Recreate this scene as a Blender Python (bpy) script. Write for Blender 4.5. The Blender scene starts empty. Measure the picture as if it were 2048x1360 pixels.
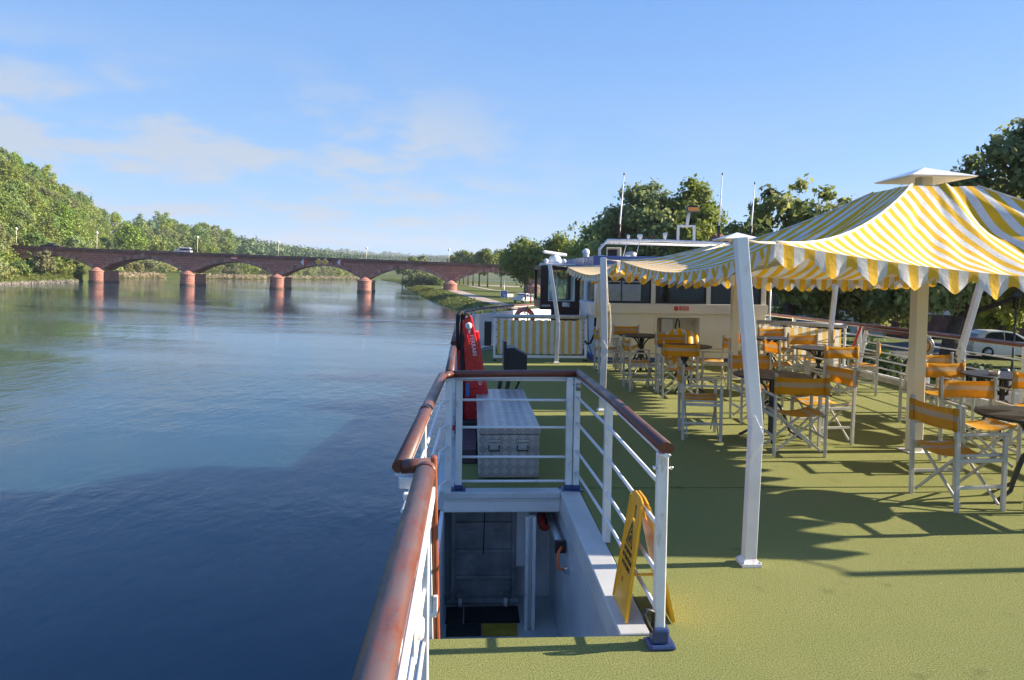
import bpy, math, random
import numpy as np
from mathutils import Matrix, Vector
R_ = math.radians
# ---------------------------------------------------------------- camera, sky, sun, exposure
scn = bpy.context.scene
COL = scn.collection
FPX, CX, PY, CAMH = 1440.0, 1024.0, 612.0, 1.8        # focal length and principal point, px of the 2048 wide frame
roll, pitch, yaw = math.atan(.014), math.atan(61/1440), math.atan(84/1440)
THEEL = math.atan(.038)-math.atan(.014)                # the moored ship heels a little
HEEL = Matrix.Translation((0, 0, CAMH)) @ Matrix.Rotation(-THEEL, 4, 'Y') @ Matrix.Translation((0, 0, -CAMH))
fw = Vector((math.sin(yaw)*math.cos(pitch), math.cos(yaw)*math.cos(pitch), -math.sin(pitch)))
r0 = Vector((math.cos(yaw), -math.sin(yaw), 0)); u0 = r0.cross(fw)
up_ = u0*math.cos(roll)-r0*math.sin(roll); rt_ = r0*math.cos(roll)+u0*math.sin(roll)
cam = bpy.data.cameras.new('camera'); camo = bpy.data.objects.new('camera', cam); COL.objects.link(camo)
mc = Matrix(((rt_.x, up_.x, -fw.x, 0), (rt_.y, up_.y, -fw.y, 0), (rt_.z, up_.z, -fw.z, CAMH), (0, 0, 0, 1)))
camo.matrix_world = HEEL @ mc
cam.sensor_width = 36; cam.lens = 36*FPX/2048
cam.shift_y = (PY-680)/2048
cam.clip_start = .05; cam.clip_end = 20000
scn.camera = camo
H3 = HEEL.to_3x3()
fW, rW, uW = H3 @ fw, H3 @ rt_, H3 @ up_
WZ = -4.2                                              # river level (deck = 0)
GZ = -1.7                                              # quay level
def ray(px, py): return fW+rW*((px-CX)/FPX)-uW*((py-PY)/FPX)
def GW(px, py, z):                                     # point at height z seen at a photo pixel
    d = ray(px, py); return Vector((0, 0, CAMH))+d*((z-CAMH)/d.z)
def VW(px, py, Y):                                     # point at distance Y seen at a photo pixel
    d = ray(px, py); return Vector((0, 0, CAMH))+d*(Y/d.y)

SUN_EL, SUN_AZ = 24.0, 1.8                             # azimuth: degrees from +X towards +Y
sd = Vector((math.cos(R_(SUN_EL))*math.cos(R_(SUN_AZ)), math.cos(R_(SUN_EL))*math.sin(R_(SUN_AZ)), math.sin(R_(SUN_EL))))
sl = bpy.data.lights.new('sun', 'SUN'); sl.energy = 5.0; sl.angle = R_(.5); sl.color = (1, .86, .68)
so = bpy.data.objects.new('sun', sl); COL.objects.link(so)
so.rotation_euler = sd.to_track_quat('Z', 'Y').to_euler()
so.location = (60, 5, 60)
world = bpy.data.worlds.new('World'); scn.world = world; world.use_nodes = True
def build_world():
    nt = world.node_tree; nt.nodes.clear(); N = nt.nodes.new; L = nt.links.new
    out = N('ShaderNodeOutputWorld'); bg = N('ShaderNodeBackground'); L(bg.outputs[0], out.inputs[0])
    sky = N('ShaderNodeTexSky'); sky.sky_type = 'NISHITA'; sky.sun_disc = False
    sky.sun_elevation = R_(SUN_EL); sky.sun_rotation = R_(90-SUN_AZ); sky.altitude = 100
    sky.air_density = 1.0; sky.dust_density = .35; sky.ozone_density = 2.5
    tint = N('ShaderNodeMixRGB'); tint.blend_type = 'MULTIPLY'; tint.inputs[0].default_value = 1
    L(sky.outputs[0], tint.inputs[1]); tint.inputs[2].default_value = (.82, .95, 1.16, 1)
    tc = N('ShaderNodeTexCoord'); sep = N('ShaderNodeSeparateXYZ'); L(tc.outputs['Generated'], sep.inputs[0])
    def m(op, a, b=None, c=None):
        n = N('ShaderNodeMath'); n.operation = op
        for i, x in enumerate((a, b, c)):
            if x is None: continue
            if isinstance(x, (int, float)): n.inputs[i].default_value = x
            else: L(x, n.inputs[i])
        return n.outputs[0]
    # thin cloud sheets: flat layers well overhead seen edge-on near the horizon
    zz = m('ADD', m('MAXIMUM', sep.outputs[2], 0), .16)
    cmb = N('ShaderNodeCombineXYZ'); L(m('DIVIDE', sep.outputs[0], zz), cmb.inputs[0]); L(m('DIVIDE', sep.outputs[1], zz), cmb.inputs[1])
    n1 = N('ShaderNodeTexNoise'); n1.inputs['Scale'].default_value = 1.75; n1.inputs['Detail'].default_value = 10; n1.inputs['Roughness'].default_value = .58
    mp = N('ShaderNodeMapping'); mp.inputs['Location'].default_value = (3.3, 1.2, 0); L(cmb.outputs[0], mp.inputs[0]); L(mp.outputs[0], n1.inputs[0])
    cr = N('ShaderNodeMapRange'); cr.interpolation_type = 'SMOOTHSTEP'
    L(n1.outputs[0], cr.inputs[0]); cr.inputs[1].default_value = .43; cr.inputs[2].default_value = .60
    # mostly low in the sky and over the river (west)
    el = N('ShaderNodeMapRange'); el.interpolation_type = 'SMOOTHSTEP'; L(sep.outputs[2], el.inputs[0])
    el.inputs[1].default_value = .29; el.inputs[2].default_value = .16; el.inputs[3].default_value = .04; el.inputs[4].default_value = 1
    az = N('ShaderNodeMapRange'); az.interpolation_type = 'SMOOTHSTEP'; L(sep.outputs[0], az.inputs[0])
    az.inputs[1].default_value = .18; az.inputs[2].default_value = -.12; az.inputs[3].default_value = .12; az.inputs[4].default_value = 1
    fac = m('MULTIPLY', m('MULTIPLY', cr.outputs[0], el.outputs[0]), m('MULTIPLY', az.outputs[0], .9))
    # clear morning blue, deeper towards the zenith
    gr = N('ShaderNodeMapRange'); gr.interpolation_type = 'SMOOTHSTEP'; L(sep.outputs[2], gr.inputs[0]); gr.inputs[1].default_value = 0; gr.inputs[2].default_value = .6
    g1 = N('ShaderNodeMixRGB'); L(gr.outputs[0], g1.inputs[0]); g1.inputs[1].default_value = (1.22, 2.2, 3.6, 1); g1.inputs[2].default_value = (.40, 1.32, 3.45, 1)
    g2 = N('ShaderNodeMixRGB'); g2.inputs[0].default_value = .78; L(tint.outputs[0], g2.inputs[1]); L(g1.outputs[0], g2.inputs[2])
    mix = N('ShaderNodeMixRGB'); L(fac, mix.inputs[0]); L(g2.outputs[0], mix.inputs[1]); mix.inputs[2].default_value = (2.30, 2.62, 3.10, 1)
    L(mix.outputs[0], bg.inputs[0]); bg.inputs[1].default_value = .090
build_world()
vs = scn.view_settings; vs.view_transform = 'Standard'; vs.look = 'None'; vs.gamma = 1; vs.exposure = 1.45
scn.cycles.max_bounces = 8; scn.cycles.transparent_max_bounces = 12
random.seed(7); rng = np.random.default_rng(7)

# ---------------------------------------------------------------- helpers
FR = {}; SHIP = []
def Mloc(loc, rz=0, rx=0, ry=0):
    return Matrix.Translation(loc) @ Matrix.Rotation(rz, 4, 'Z') @ Matrix.Rotation(ry, 4, 'Y') @ Matrix.Rotation(rx, 4, 'X')
def tag(o, label=None, cat=None, group=None, kind=None):
    if label: o['label'] = label
    if cat: o['category'] = cat
    if group: o['group'] = group
    if kind: o['kind'] = kind
    return o
def thing(name, label, cat, loc=(0, 0, 0), rz=0, group=None, ship=True):
    o = bpy.data.objects.new(name, None); COL.objects.link(o); o.empty_display_size = .1
    o.matrix_world = Mloc(loc, rz); FR[o.name] = Mloc(loc, rz)
    tag(o, label, cat, group)
    if ship: SHIP.append(o)
    return o
class MB:
    """collects boxes, bars, tubes into ONE mesh"""
    def __init__(s): s.v = []; s.f = []; s.uv = []; s.sm = []
    def add(s, vs_, fs, smooth=False, uvs=None):
        n = len(s.v); s.v += [tuple(v) for v in vs_]
        for i, f in enumerate(fs):
            s.f.append(tuple(k+n for k in f)); s.sm.append(smooth)
            s.uv.append(uvs[i] if uvs else None)
        return s
    def box(s, c, size, rz=0, M=None):
        x, y, z = (k/2 for k in size)
        A = M if M is not None else Matrix.Rotation(rz, 4, 'Z')
        vs_ = [Vector(c)+A.to_3x3() @ Vector((a*x, b*y, d*z)) for d in (-1, 1) for a, b in ((-1, -1), (1, -1), (1, 1), (-1, 1))]
        return s.add(vs_, [(3, 2, 1, 0), (4, 5, 6, 7), (0, 1, 5, 4), (1, 2, 6, 5), (2, 3, 7, 6), (3, 0, 4, 7)])
    def b2(s, x0, x1, y0, y1, z0, z1):
        return s.box(((x0+x1)/2, (y0+y1)/2, (z0+z1)/2), (abs(x1-x0), abs(y1-y0), abs(z1-z0)))
    def bar(s, a, b, w, h=None, up=(0, 0, 1), taper=1):
        a, b = Vector(a), Vector(b); h = h or w; d = (b-a).normalized(); up = Vector(up)
        if abs(d.dot(up)) > .97: up = Vector((0, 1, 0)) if abs(d.y) < .9 else Vector((1, 0, 0))
        sx = d.cross(up).normalized()*(w/2); sz = sx.cross(d).normalized()*(h/2)
        vs_ = [p+(sx*i+sz*j)*k for p, k in ((a, 1), (b, taper)) for i, j in ((-1, -1), (1, -1), (1, 1), (-1, 1))]
        return s.add(vs_, [(3, 2, 1, 0), (4, 5, 6, 7), (0, 1, 5, 4), (1, 2, 6, 5), (2, 3, 7, 6), (3, 0, 4, 7)])
    def tube(s, pts, r, n=8, flat=1.0, cap=True):
        pts = [Vector(p) for p in pts]; rs = r if isinstance(r, (list, tuple)) else [r]*len(pts)
        vs_ = []; nrm = None
        for i, p in enumerate(pts):
            d = (pts[min(i+1, len(pts)-1)]-pts[max(i-1, 0)])
            d = d.normalized() if d.length > 1e-9 else Vector((0, 0, 1))
            if nrm is None: nrm = d.orthogonal() if abs(d.z) > .9 else d.cross(Vector((0, 0, 1)))
            nrm = (nrm-d*nrm.dot(d)).normalized(); bi = d.cross(nrm)
            for k in range(n):
                t = 2*math.pi*k/n; vs_.append(p+nrm*(math.cos(t)*rs[i])+bi*(math.sin(t)*rs[i]*flat))
        fs = [(i*n+k, i*n+(k+1) % n, (i+1)*n+(k+1) % n, (i+1)*n+k) for i in range(len(pts)-1) for k in range(n)]
        s.add(vs_, fs, True)
        if cap:
            m = len(s.v)-len(vs_)
            s.f += [tuple(m+k for k in reversed(range(n))), tuple(m+(len(pts)-1)*n+k for k in range(n))]; s.sm += [False]*2; s.uv += [None]*2
        return s
    def lathe(s, prof, c=(0, 0, 0), n=20, M=None):
        vs_ = []; M3 = M.to_3x3() if M is not None else Matrix.Identity(3)
        for r, z in prof:
            for k in range(n):
                t = 2*math.pi*k/n; vs_.append(Vector(c)+M3 @ Vector((r*math.cos(t), r*math.sin(t), z)))
        fs = [(i*n+k, i*n+(k+1) % n, (i+1)*n+(k+1) % n, (i+1)*n+k) for i in range(len(prof)-1) for k in range(n)]
        s.add(vs_, fs, True)
        m = len(s.v)-len(vs_)
        s.f += [tuple(m+k for k in reversed(range(n))), tuple(m+(len(prof)-1)*n+k for k in range(n))]; s.sm += [False]*2; s.uv += [None]*2
        return s
    def prism(s, pts, a, b, fn=None):
        """2D outline (u,v), extruded a..b; fn(u,v,w)->xyz"""
        fn = fn or (lambda u, v, w: (u, w, v)); n = len(pts)
        vs_ = [fn(u, v, a) for u, v in pts]+[fn(u, v, b) for u, v in pts]
        fs = [tuple(range(n)), tuple(reversed(range(n, 2*n)))]+[(k, n+k, n+(k+1) % n, (k+1) % n) for k in range(n)]
        return s.add(vs_, fs)
    def grid(s, fn, nu, nv, smooth=True, uvfn=None, close=False):
        vs_ = [fn(i/nu, j/nv) for j in range(nv+1) for i in range(nu+1)]; fs = []; uvs = []
        for j in range(nv):
            for i in range(nu):
                q = (j*(nu+1)+i, j*(nu+1)+i+1, (j+1)*(nu+1)+i+1, (j+1)*(nu+1)+i); fs.append(q)
                uvs.append([uvfn((i+a)/nu, (j+b)/nv) for a, b in ((0, 0), (1, 0), (1, 1), (0, 1))] if uvfn else None)
        return s.add(vs_, fs, smooth, uvs if uvfn else None)
    def build(s, name, mat, parent=None, bevel=0, loc=None, ship=None, raw=False, solid=0, sub=0, fixn=True, rz=0):
        me = bpy.data.meshes.new(name); o = bpy.data.objects.new(name, me); COL.objects.link(o)
        M = None
        if parent is not None:
            o.parent = parent; M = FR.get(parent.name); FR[o.name] = M if M is not None else Matrix()
        elif loc is not None: M = Mloc(loc, rz); o.matrix_world = M; FR[o.name] = M
        else: FR[o.name] = Matrix()
        vs_ = s.v
        if M is not None and not raw:
            Mi = M.inverted(); vs_ = [Mi @ Vector(v) for v in s.v]
        me.from_pydata(vs_, [], s.f)
        if fixn:
            import bmesh
            bm = bmesh.new(); bm.from_mesh(me); bmesh.ops.recalc_face_normals(bm, faces=bm.faces); bm.to_mesh(me); bm.free()
        me.polygons.foreach_set('use_smooth', s.sm)
        if any(s.uv):
            ul = me.uv_layers.new(name='UVMap'); k = 0; q = []
            for f, u in zip(s.f, s.uv):
                for j in range(len(f)): q += list(u[j]) if u else [0, 0]
            ul.data.foreach_set('uv', q)
        for m_ in (mat if isinstance(mat, (list, tuple)) else [mat]): me.materials.append(m_)
        if bevel:
            b = o.modifiers.new('bevel', 'BEVEL'); b.width = bevel; b.segments = 2; b.limit_method = 'ANGLE'; b.angle_limit = R_(40)
        if solid:
            b = o.modifiers.new('solid', 'SOLIDIFY'); b.thickness = solid; b.offset = 0
        if sub:
            b = o.modifiers.new('sub', 'SUBSURF'); b.levels = sub; b.render_levels = sub
        if parent is None and (ship is None or ship): SHIP.append(o)
        return o
def copy_tree(o, parent=None):
    c = o.copy(); COL.objects.link(c)
    if parent is not None: c.parent = parent
    for ch in list(o.children): copy_tree(ch, c)
    return c
def place(o, loc, rz=0, ship=True, label=None, sc=None):
    o.matrix_world = Mloc(loc, rz) @ (Matrix.Diagonal((*sc, 1)) if sc else Matrix())
    if label: o['label'] = label
    if ship and o not in SHIP: SHIP.append(o)
def text_mesh(txt, size, fn, depth=0.002, align='CENTER', spacing=1.0):
    """lettering as mesh; fn(u,v,w)->xyz maps the text plane"""
    cu = bpy.data.curves.new('t', 'FONT'); cu.body = txt; cu.size = size; cu.align_x = align; cu.extrude = depth; cu.space_character = spacing; cu.resolution_u = 3
    ob = bpy.data.objects.new('t', cu); me = bpy.data.meshes.new_from_object(ob)
    mb = MB(); mb.add([fn(v.co.x, v.co.y, v.co.z) for v in me.vertices], [tuple(p.vertices) for p in me.polygons])
    bpy.data.objects.remove(ob); bpy.data.curves.remove(cu); bpy.data.meshes.remove(me)
    return mb

# ---------------------------------------------------------------- materials
class NT:
    def __init__(s, name):
        s.m = bpy.data.materials.new(name); s.m.use_nodes = True; s.t = s.m.node_tree
        s.p = s.t.nodes['Principled BSDF']; s.out = s.t.nodes['Material Output']
        s.tc = None
    def n(s, t, **k):
        x = s.t.nodes.new(t)
        for a, b in k.items():
            if a.startswith('i_'): x.inputs[a[2:].replace('_', ' ')].default_value = b
            else: setattr(x, a, b)
        return x
    def l(s, a, b): s.t.links.new(a, b)
    def coord(s, kind='Object'):
        if s.tc is None: s.tc = s.n('ShaderNodeTexCoord')
        return s.tc.outputs[kind]
    def mapped(s, scale=(1, 1, 1), kind='Object', rot=(0, 0, 0)):
        mp = s.n('ShaderNodeMapping'); mp.inputs['Scale'].default_value = scale; mp.inputs['Rotation'].default_value = rot
        s.l(s.coord(kind), mp.inputs[0]); return mp.outputs[0]
    def noise(s, vec, scale, detail=4, rough=.55):
        x = s.n('ShaderNodeTexNoise'); x.inputs['Scale'].default_value = scale; x.inputs['Detail'].default_value = detail; x.inputs['Roughness'].default_value = rough
        s.l(vec, x.inputs[0]); return x.outputs[0]
    def math(s, op, a, b=None):
        x = s.n('ShaderNodeMath', operation=op)
        for i, q in enumerate((a, b)):
            if q is None: continue
            if isinstance(q, (int, float)): x.inputs[i].default_value = q
            else: s.l(q, x.inputs[i])
        return x.outputs[0]
    def rng(s, v, a, b, c=0, d=1, smooth=False):
        x = s.n('ShaderNodeMapRange'); x.interpolation_type = 'SMOOTHSTEP' if smooth else 'LINEAR'
        s.l(v, x.inputs[0]); 
        for i, q in enumerate((a, b, c, d)): x.inputs[i+1].default_value = q
        return x.outputs[0]
    def mix(s, f, a, b, blend='MIX'):
        x = s.n('ShaderNodeMixRGB', blend_type=blend)
        for i, q in enumerate((f, a, b)):
            if isinstance(q, (int, float)): x.inputs[i].default_value = q
            elif isinstance(q, tuple): x.inputs[i].default_value = (*q, 1) if len(q) == 3 else q
            else: s.l(q, x.inputs[i])
        return x.outputs[0]
    def bump(s, h, strength=.3, dist=.01):
        x = s.n('ShaderNodeBump'); x.inputs['Strength'].default_value = strength; x.inputs['Distance'].default_value = dist
        s.l(h, x.inputs['Height']); s.l(x.outputs[0], s.p.inputs['Normal']); return x.outputs[0]
    def set(s, col=None, rough=None, metal=None, spec=None):
        if col is not None:
            if isinstance(col, tuple): s.p.inputs['Base Color'].default_value = (*col, 1)
            else: s.l(col, s.p.inputs['Base Color'])
        if rough is not None:
            if isinstance(rough, (int, float)): s.p.inputs['Roughness'].default_value = rough
            else: s.l(rough, s.p.inputs['Roughness'])
        if metal is not None: s.p.inputs['Metallic'].default_value = metal
        if spec is not None: s.p.inputs['Specular IOR Level'].default_value = spec
        return s
def pm(name, col, rough=.45, metal=0, var=.12, vs=3, bump=0, bs=40, dirt=None, spec=None):
    """painted / plain surface with uneven tone, roughness and optional dirt"""
    t = NT(name); nz = t.noise(t.coord(), vs, 6)
    dark = tuple(c*(1-var*1.6) for c in col); lite = tuple(min(1, c*(1+var*.6)) for c in col)
    c = t.mix(t.rng(nz, .3, .7), dark, lite)
    if dirt:
        n2 = t.noise(t.mapped((1, 1, .35)), dirt[1], 8, .7); c = t.mix(t.rng(n2, dirt[2], dirt[2]+.12, 0, dirt[3] if len(dirt) > 3 else .7), c, dirt[0])
    t.set(c, t.rng(t.noise(t.coord(), vs*2.3, 4), .3, .7, max(.02, rough-.1), min(1, rough+.12)), metal, spec)
    if bump: t.bump(t.noise(t.coord(), bs, 3), bump, .004)
    return t.m
M = {}
M['white'] = pm('white paint', (.76, .76, .76), .38, var=.09, vs=2, dirt=((.42, .33, .24), 9, .62, .45), bump=.06, bs=14)
M['white_old'] = pm('weathered white paint', (.72, .72, .71), .45, var=.12, vs=3, dirt=((.30, .20, .12), 14, .565, .6), bump=.12, bs=25)
M['cream'] = pm('cream paint', (.74, .68, .55), .42, var=.06, vs=1.2, dirt=((.45, .36, .24), 5, .66, .35))
M['grey_paint'] = pm('grey deck paint', (.50, .52, .52), .5, var=.1, vs=2.5, dirt=((.28, .25, .21), 8, .6, .5), bump=.08, bs=30)
M['bluegrey'] = pm('glossy grey paint', (.56, .59, .63), .16, var=.06, vs=.8, dirt=((.30, .30, .31), 3, .6, .5))
M['navy'] = pm('navy paint', (.035, .06, .16), .35, var=.2, vs=4, dirt=((.2, .2, .22), 12, .64))
M['blue_fascia'] = pm('blue fascia paint', (.03, .075, .27), .35, var=.12, vs=2)
M['black'] = pm('black plastic', (.018, .018, .02), .45, var=.2, vs=5)
M['rubber'] = pm('black rubber', (.02, .02, .022), .8, var=.3, vs=20, bump=.3, bs=120)
M['steel'] = pm('galvanised steel', (.42, .43, .44), .38, .8, var=.2, vs=7)
M['dark_alu'] = pm('worn dark aluminium', (.36, .37, .38), .5, .2, var=.3, vs=5, dirt=((.12, .10, .08), 6, .58), bump=.05, bs=20)
M['alu'] = pm('anodised aluminium', (.50, .50, .47), .42, .25, var=.1, vs=6)
M['chrome'] = pm('chrome', (.75, .75, .76), .14, 1, var=.05)
M['red'] = pm('red gloss paint', (.55, .012, .018), .24, var=.12, vs=3, dirt=((.25, .02, .02), 8, .62))
M['red_plain'] = pm('red plastic', (.55, .04, .03), .4, var=.1)
M['orange'] = pm('orange plastic', (.75, .13, .02), .4, var=.1)
M['life_red'] = pm('lifebuoy shell', (.85, .10, .04), .4, var=.06, vs=6)
M['yellow_sign'] = pm('yellow sign plastic', (.80, .40, .012), .35, var=.06, vs=3)
M['yellow_mat'] = pm('yellow mat', (.40, .27, .02), .85, var=.2, vs=9, bump=.3, bs=150)
M['hem'] = pm('canvas hem', (.66, .60, .46), .85, var=.15, vs=9)
M['rope'] = pm('rope', (.50, .46, .37), .8, var=.15, vs=30)
M['purple'] = pm('dark plum plastic', (.07, .045, .06), .5, var=.2)
M['sticker_blue'] = pm('blue sticker', (.05, .14, .38), .4)
M['ink'] = pm('black print', (.012, .012, .012), .5, var=.02)
M['red_print'] = pm('red print', (.5, .03, .02), .5, var=.05)
M['white_print'] = pm('white print', (.8, .8, .8), .45, var=.03)
M['sign_blue'] = pm('blue sign', (.015, .09, .36), .4, var=.05)
M['tabletop'] = pm('brown table laminate', (.30, .25, .215), .3, var=.08, vs=5, dirt=((.30, .26, .24), 7, .6, .4))
M['iron'] = pm('black iron', (.055, .053, .052), .45, var=.2)
M['ceramic'] = pm('ceramic', (.6, .57, .5), .3)
M['amber'] = pm('amber glass', (.72, .30, .05), .15, var=.15, vs=12)
M['asphalt'] = pm('asphalt', (.055, .055, .058), .85, var=.2, vs=1.5, bump=.3, bs=60)
M['sand'] = pm('sandy gravel', (.42, .33, .27), .9, var=.18, vs=.2, bump=.2, bs=8)
M['trunk'] = pm('bark', (.085, .065, .05), .9, var=.35, vs=5, bump=.8, bs=14)
M['pale_trunk'] = pm('pale bark', (.26, .21, .17), .9, var=.3, vs=4, bump=.6, bs=12)
M['rock'] = pm('riprap rock', (.20, .18, .15), .9, var=.4, vs=.8, bump=.5, bs=4)
M['plaster'] = pm('white plaster', (.62, .62, .60), .85, var=.1, vs=.5, dirt=((.35, .33, .3), .7, .6, .5))
M['pink_plaster'] = pm('pale plaster', (.60, .54, .52), .85, var=.1, vs=.5)
M['roof_tile'] = pm('clay roof', (.22, .09, .06), .8, var=.25, vs=2)
M['door_blue'] = pm('blue gate paint', (.10, .16, .27), .6, var=.12)
M['door_green'] = pm('green gate paint', (.02, .07, .06), .6, var=.15)
M['car_white'] = pm('car paint white', (.66, .69, .74), .18, var=.03, vs=1)
M['car_dark'] = pm('car paint dark', (.02, .025, .03), .2, var=.05)
M['denim'] = pm('grey trousers', (.20, .20, .22), .9, var=.1)
M['skin'] = pm('skin', (.50, .30, .22), .6, var=.08)
M['shirt_red'] = pm('red shirt', (.42, .02, .04), .9, var=.1)
M['shirt_blue'] = pm('blue shirt', (.03, .06, .22), .9, var=.1)
M['trouser_red'] = pm('red trousers', (.6, .08, .05), .9, var=.1)
M['hair'] = pm('dark hair', (.03, .02, .015), .8)
M['red_wall'] = pm('red sandstone plinth', (.10, .045, .04), .9, var=.3, vs=2, bump=.4, bs=9)
M['paper'] = pm('printed paper', (.32, .36, .36), .6, var=.12, vs=9)
def mk_wood(name, col, dark, axis='Y', worn=.5):
    t = NT(name); sc = {'X': (1.5, 22, 22), 'Y': (22, 1.5, 22), 'Z': (22, 22, 1.5)}[axis]
    g = t.noise(t.mapped(sc), 2, 8, .6); w = t.noise(t.coord(), 5, 10, .72)
    c = t.mix(t.rng(g, .3, .7), dark, col)
    sep = t.n('ShaderNodeSeparateXYZ'); geo = t.n('ShaderNodeNewGeometry'); t.l(geo.outputs['Normal'], sep.inputs[0])
    top = t.rng(sep.outputs[2], .1, .85, 0, 1)                     # varnish worn off where people's hands and rain reach: the top
    sp = t.noise(t.coord(), 60, 5, .75)
    wear = t.math('MULTIPLY', t.rng(t.math('ADD', w, t.math('MULTIPLY', sp, .55)), .60, .84, 0, worn), top)
    c = t.mix(wear, c, (.085, .072, .078)); t.set(c, t.rng(w, .35, .65, .34, .6)); t.bump(t.math('ADD', g, t.math('MULTIPLY', sp, .6)), .22, .003); return t.m
M['wood_rail'] = mk_wood('varnished wood', (.20, .050, .018), (.080, .022, .011), 'Y', .8)
M['wood_rail_x'] = mk_wood('varnished wood cross', (.25, .07, .03), (.12, .032, .016), 'X', .45)
M['wood_z'] = mk_wood('varnished wood upright', (.34, .085, .025), (.17, .04, .015), 'Z', .3)
M['wood_dark'] = mk_wood('mahogany', (.065, .02, .014), (.028, .010, .008), 'Z', .15)
def mk_carpet():
    t = NT('artificial turf'); a = t.noise(t.coord(), 125, 4, .72); b = t.noise(t.coord(), 2.2, 5); d = t.noise(t.coord(), 260, 2, .6)
    c = t.mix(t.rng(a, .40, .60), (.020, .034, .007), (.27, .30, .085)); c = t.mix(t.rng(d, .35, .7, 0, .5), c, (.36, .35, .16))
    c = t.mix(t.rng(b, .25, .75, 0, .35), c, (.12, .17, .036), 'MIX')
    sx = t.n('ShaderNodeSeparateXYZ'); t.l(t.coord(), sx.inputs[0])
    sm = t.math('ABSOLUTE', t.math('SUBTRACT', t.math('FRACT', t.math('MULTIPLY', t.math('ADD', sx.outputs[0], 6.7), .5)), .5)); c = t.mix(t.rng(sm, .0012, .0026, .12, 0), c, (.03, .045, .01))   # joints between the 2 m rolls
    wr = t.noise(t.coord(), .55, 6, .7); c = t.mix(t.rng(wr, .52, .68, 0, .38), c, (.25, .235, .11)); st = t.noise(t.coord(), 3.1, 3, .5); c = t.mix(t.rng(st, .66, .72, 0, .35), c, (.05, .06, .02))
    fl = t.noise(t.coord(), 38, 2, .4); c = t.mix(t.rng(fl, .765, .79), c, (.40, .38, .32))
    t.set(c, .95, 0, .1); t.p.inputs['Sheen Weight'].default_value = .2; t.p.inputs['Sheen Roughness'].default_value = .35; t.p.inputs['Sheen Tint'].default_value = (.85, .82, .42, 1); t.bump(t.math('ADD', a, t.math('MULTIPLY', d, .5)), .8, .010); return t.m
M['carpet'] = mk_carpet()
def mk_tread():
    t = NT('tread plate'); 
    def bars(rot):
        v = t.mapped((1, 1, 1), 'Object', rot); s = t.n('ShaderNodeSeparateXYZ'); t.l(v, s.inputs[0]); return s
    sp = t.n('ShaderNodeSeparateXYZ'); t.l(t.coord(), sp.inputs[0])
    geo = t.n('ShaderNodeNewGeometry'); nb = t.n('ShaderNodeSeparateXYZ'); t.l(geo.outputs['Normal'], nb.inputs[0])
    u = sp.outputs[0]; topf = t.math('GREATER_THAN', t.math('ABSOLUTE', nb.outputs[2]), .7)
    v = t.math('ADD', t.math('MULTIPLY', sp.outputs[1], topf), t.math('MULTIPLY', sp.outputs[2], t.math('SUBTRACT', 1, topf)))
    k = 18.0
    p = t.math('MULTIPLY', t.math('ADD', u, v), k*.7071); q = t.math('MULTIPLY', t.math('SUBTRACT', u, v), k*.7071)
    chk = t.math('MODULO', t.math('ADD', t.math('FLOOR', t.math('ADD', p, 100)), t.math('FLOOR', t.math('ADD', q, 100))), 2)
    s1 = t.math('SINE', t.math('MULTIPLY', p, 2*math.pi*4)); s2 = t.math('SINE', t.math('MULTIPLY', q, 2*math.pi*4))
    fp = t.math('ABSOLUTE', t.math('SUBTRACT', t.math('FRACT', t.math('ADD', p, 100)), .5)); fq = t.math('ABSOLUTE', t.math('SUBTRACT', t.math('FRACT', t.math('ADD', q, 100)), .5))
    edge = t.math('LESS_THAN', t.math('MAXIMUM', fp, fq), .42)
    h = t.math('MULTIPLY', t.math('MAXIMUM', t.math('ADD', t.math('MULTIPLY', s1, chk), t.math('MULTIPLY', s2, t.math('SUBTRACT', 1, chk))), 0), edge)
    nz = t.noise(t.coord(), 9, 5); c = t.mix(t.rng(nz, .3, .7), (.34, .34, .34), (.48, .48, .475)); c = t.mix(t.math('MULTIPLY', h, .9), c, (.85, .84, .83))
    c = t.mix(t.math('MULTIPLY', chk, .38), c, (.16, .16, .165)); t.set(c, .38, .5); t.bump(h, 1, .009); return t.m  # every other diamond darker: directional shading of the bars put into the colour
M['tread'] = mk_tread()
def fabric(name, stripes, transl=.4):
    """woven canvas that lets light through; stripes(t)->colour socket or tuple"""
    t = NT(name); c = stripes(t)
    nz = t.noise(t.coord(), 7, 8, .65); c = t.mix(t.rng(nz, .35, .7, 0, .30), c, (.50, .45, .38), 'MULTIPLY')
    oi = t.n('ShaderNodeObjectInfo'); c = t.mix(t.rng(oi.outputs['Random'], 0, 1, 0, .16), c, (.80, .62, .34))       # sun-faded, each a little differently
    w = t.noise(t.coord(), 420, 2); cr = t.noise(t.coord(), 22, 6, .65)
    t.set(c, .85, 0, .15); bn = t.bump(t.math('ADD', t.math('MULTIPLY', w, .15), cr), .6, .016)
    tr = t.n('ShaderNodeBsdfTranslucent'); t.l(c, tr.inputs[0]) if not isinstance(c, tuple) else None; t.l(bn, tr.inputs['Normal'])
    mx = t.n('ShaderNodeMixShader'); mx.inputs[0].default_value = transl
    t.l(t.p.outputs[0], mx.inputs[1]); t.l(tr.outputs[0], mx.inputs[2]); t.l(mx.outputs[0], t.out.inputs[0]); return t.m
YEL, WHT, ORG = (.78, .445, .008), (.70, .69, .665), (.80, .44, .026)
def st_uv(period, a, b):
    def f(t):
        s = t.n('ShaderNodeSeparateXYZ'); t.l(t.coord('UV'), s.inputs[0])
        fr = t.math('FRACT', t.math('ADD', t.math('MULTIPLY', s.outputs[0], 1/period), 100.0)); return t.mix(t.math('GREATER_THAN', fr, .5), a, b)
    return f
M['canopy'] = fabric('striped canvas', st_uv(.145, YEL, WHT), .15)
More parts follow.
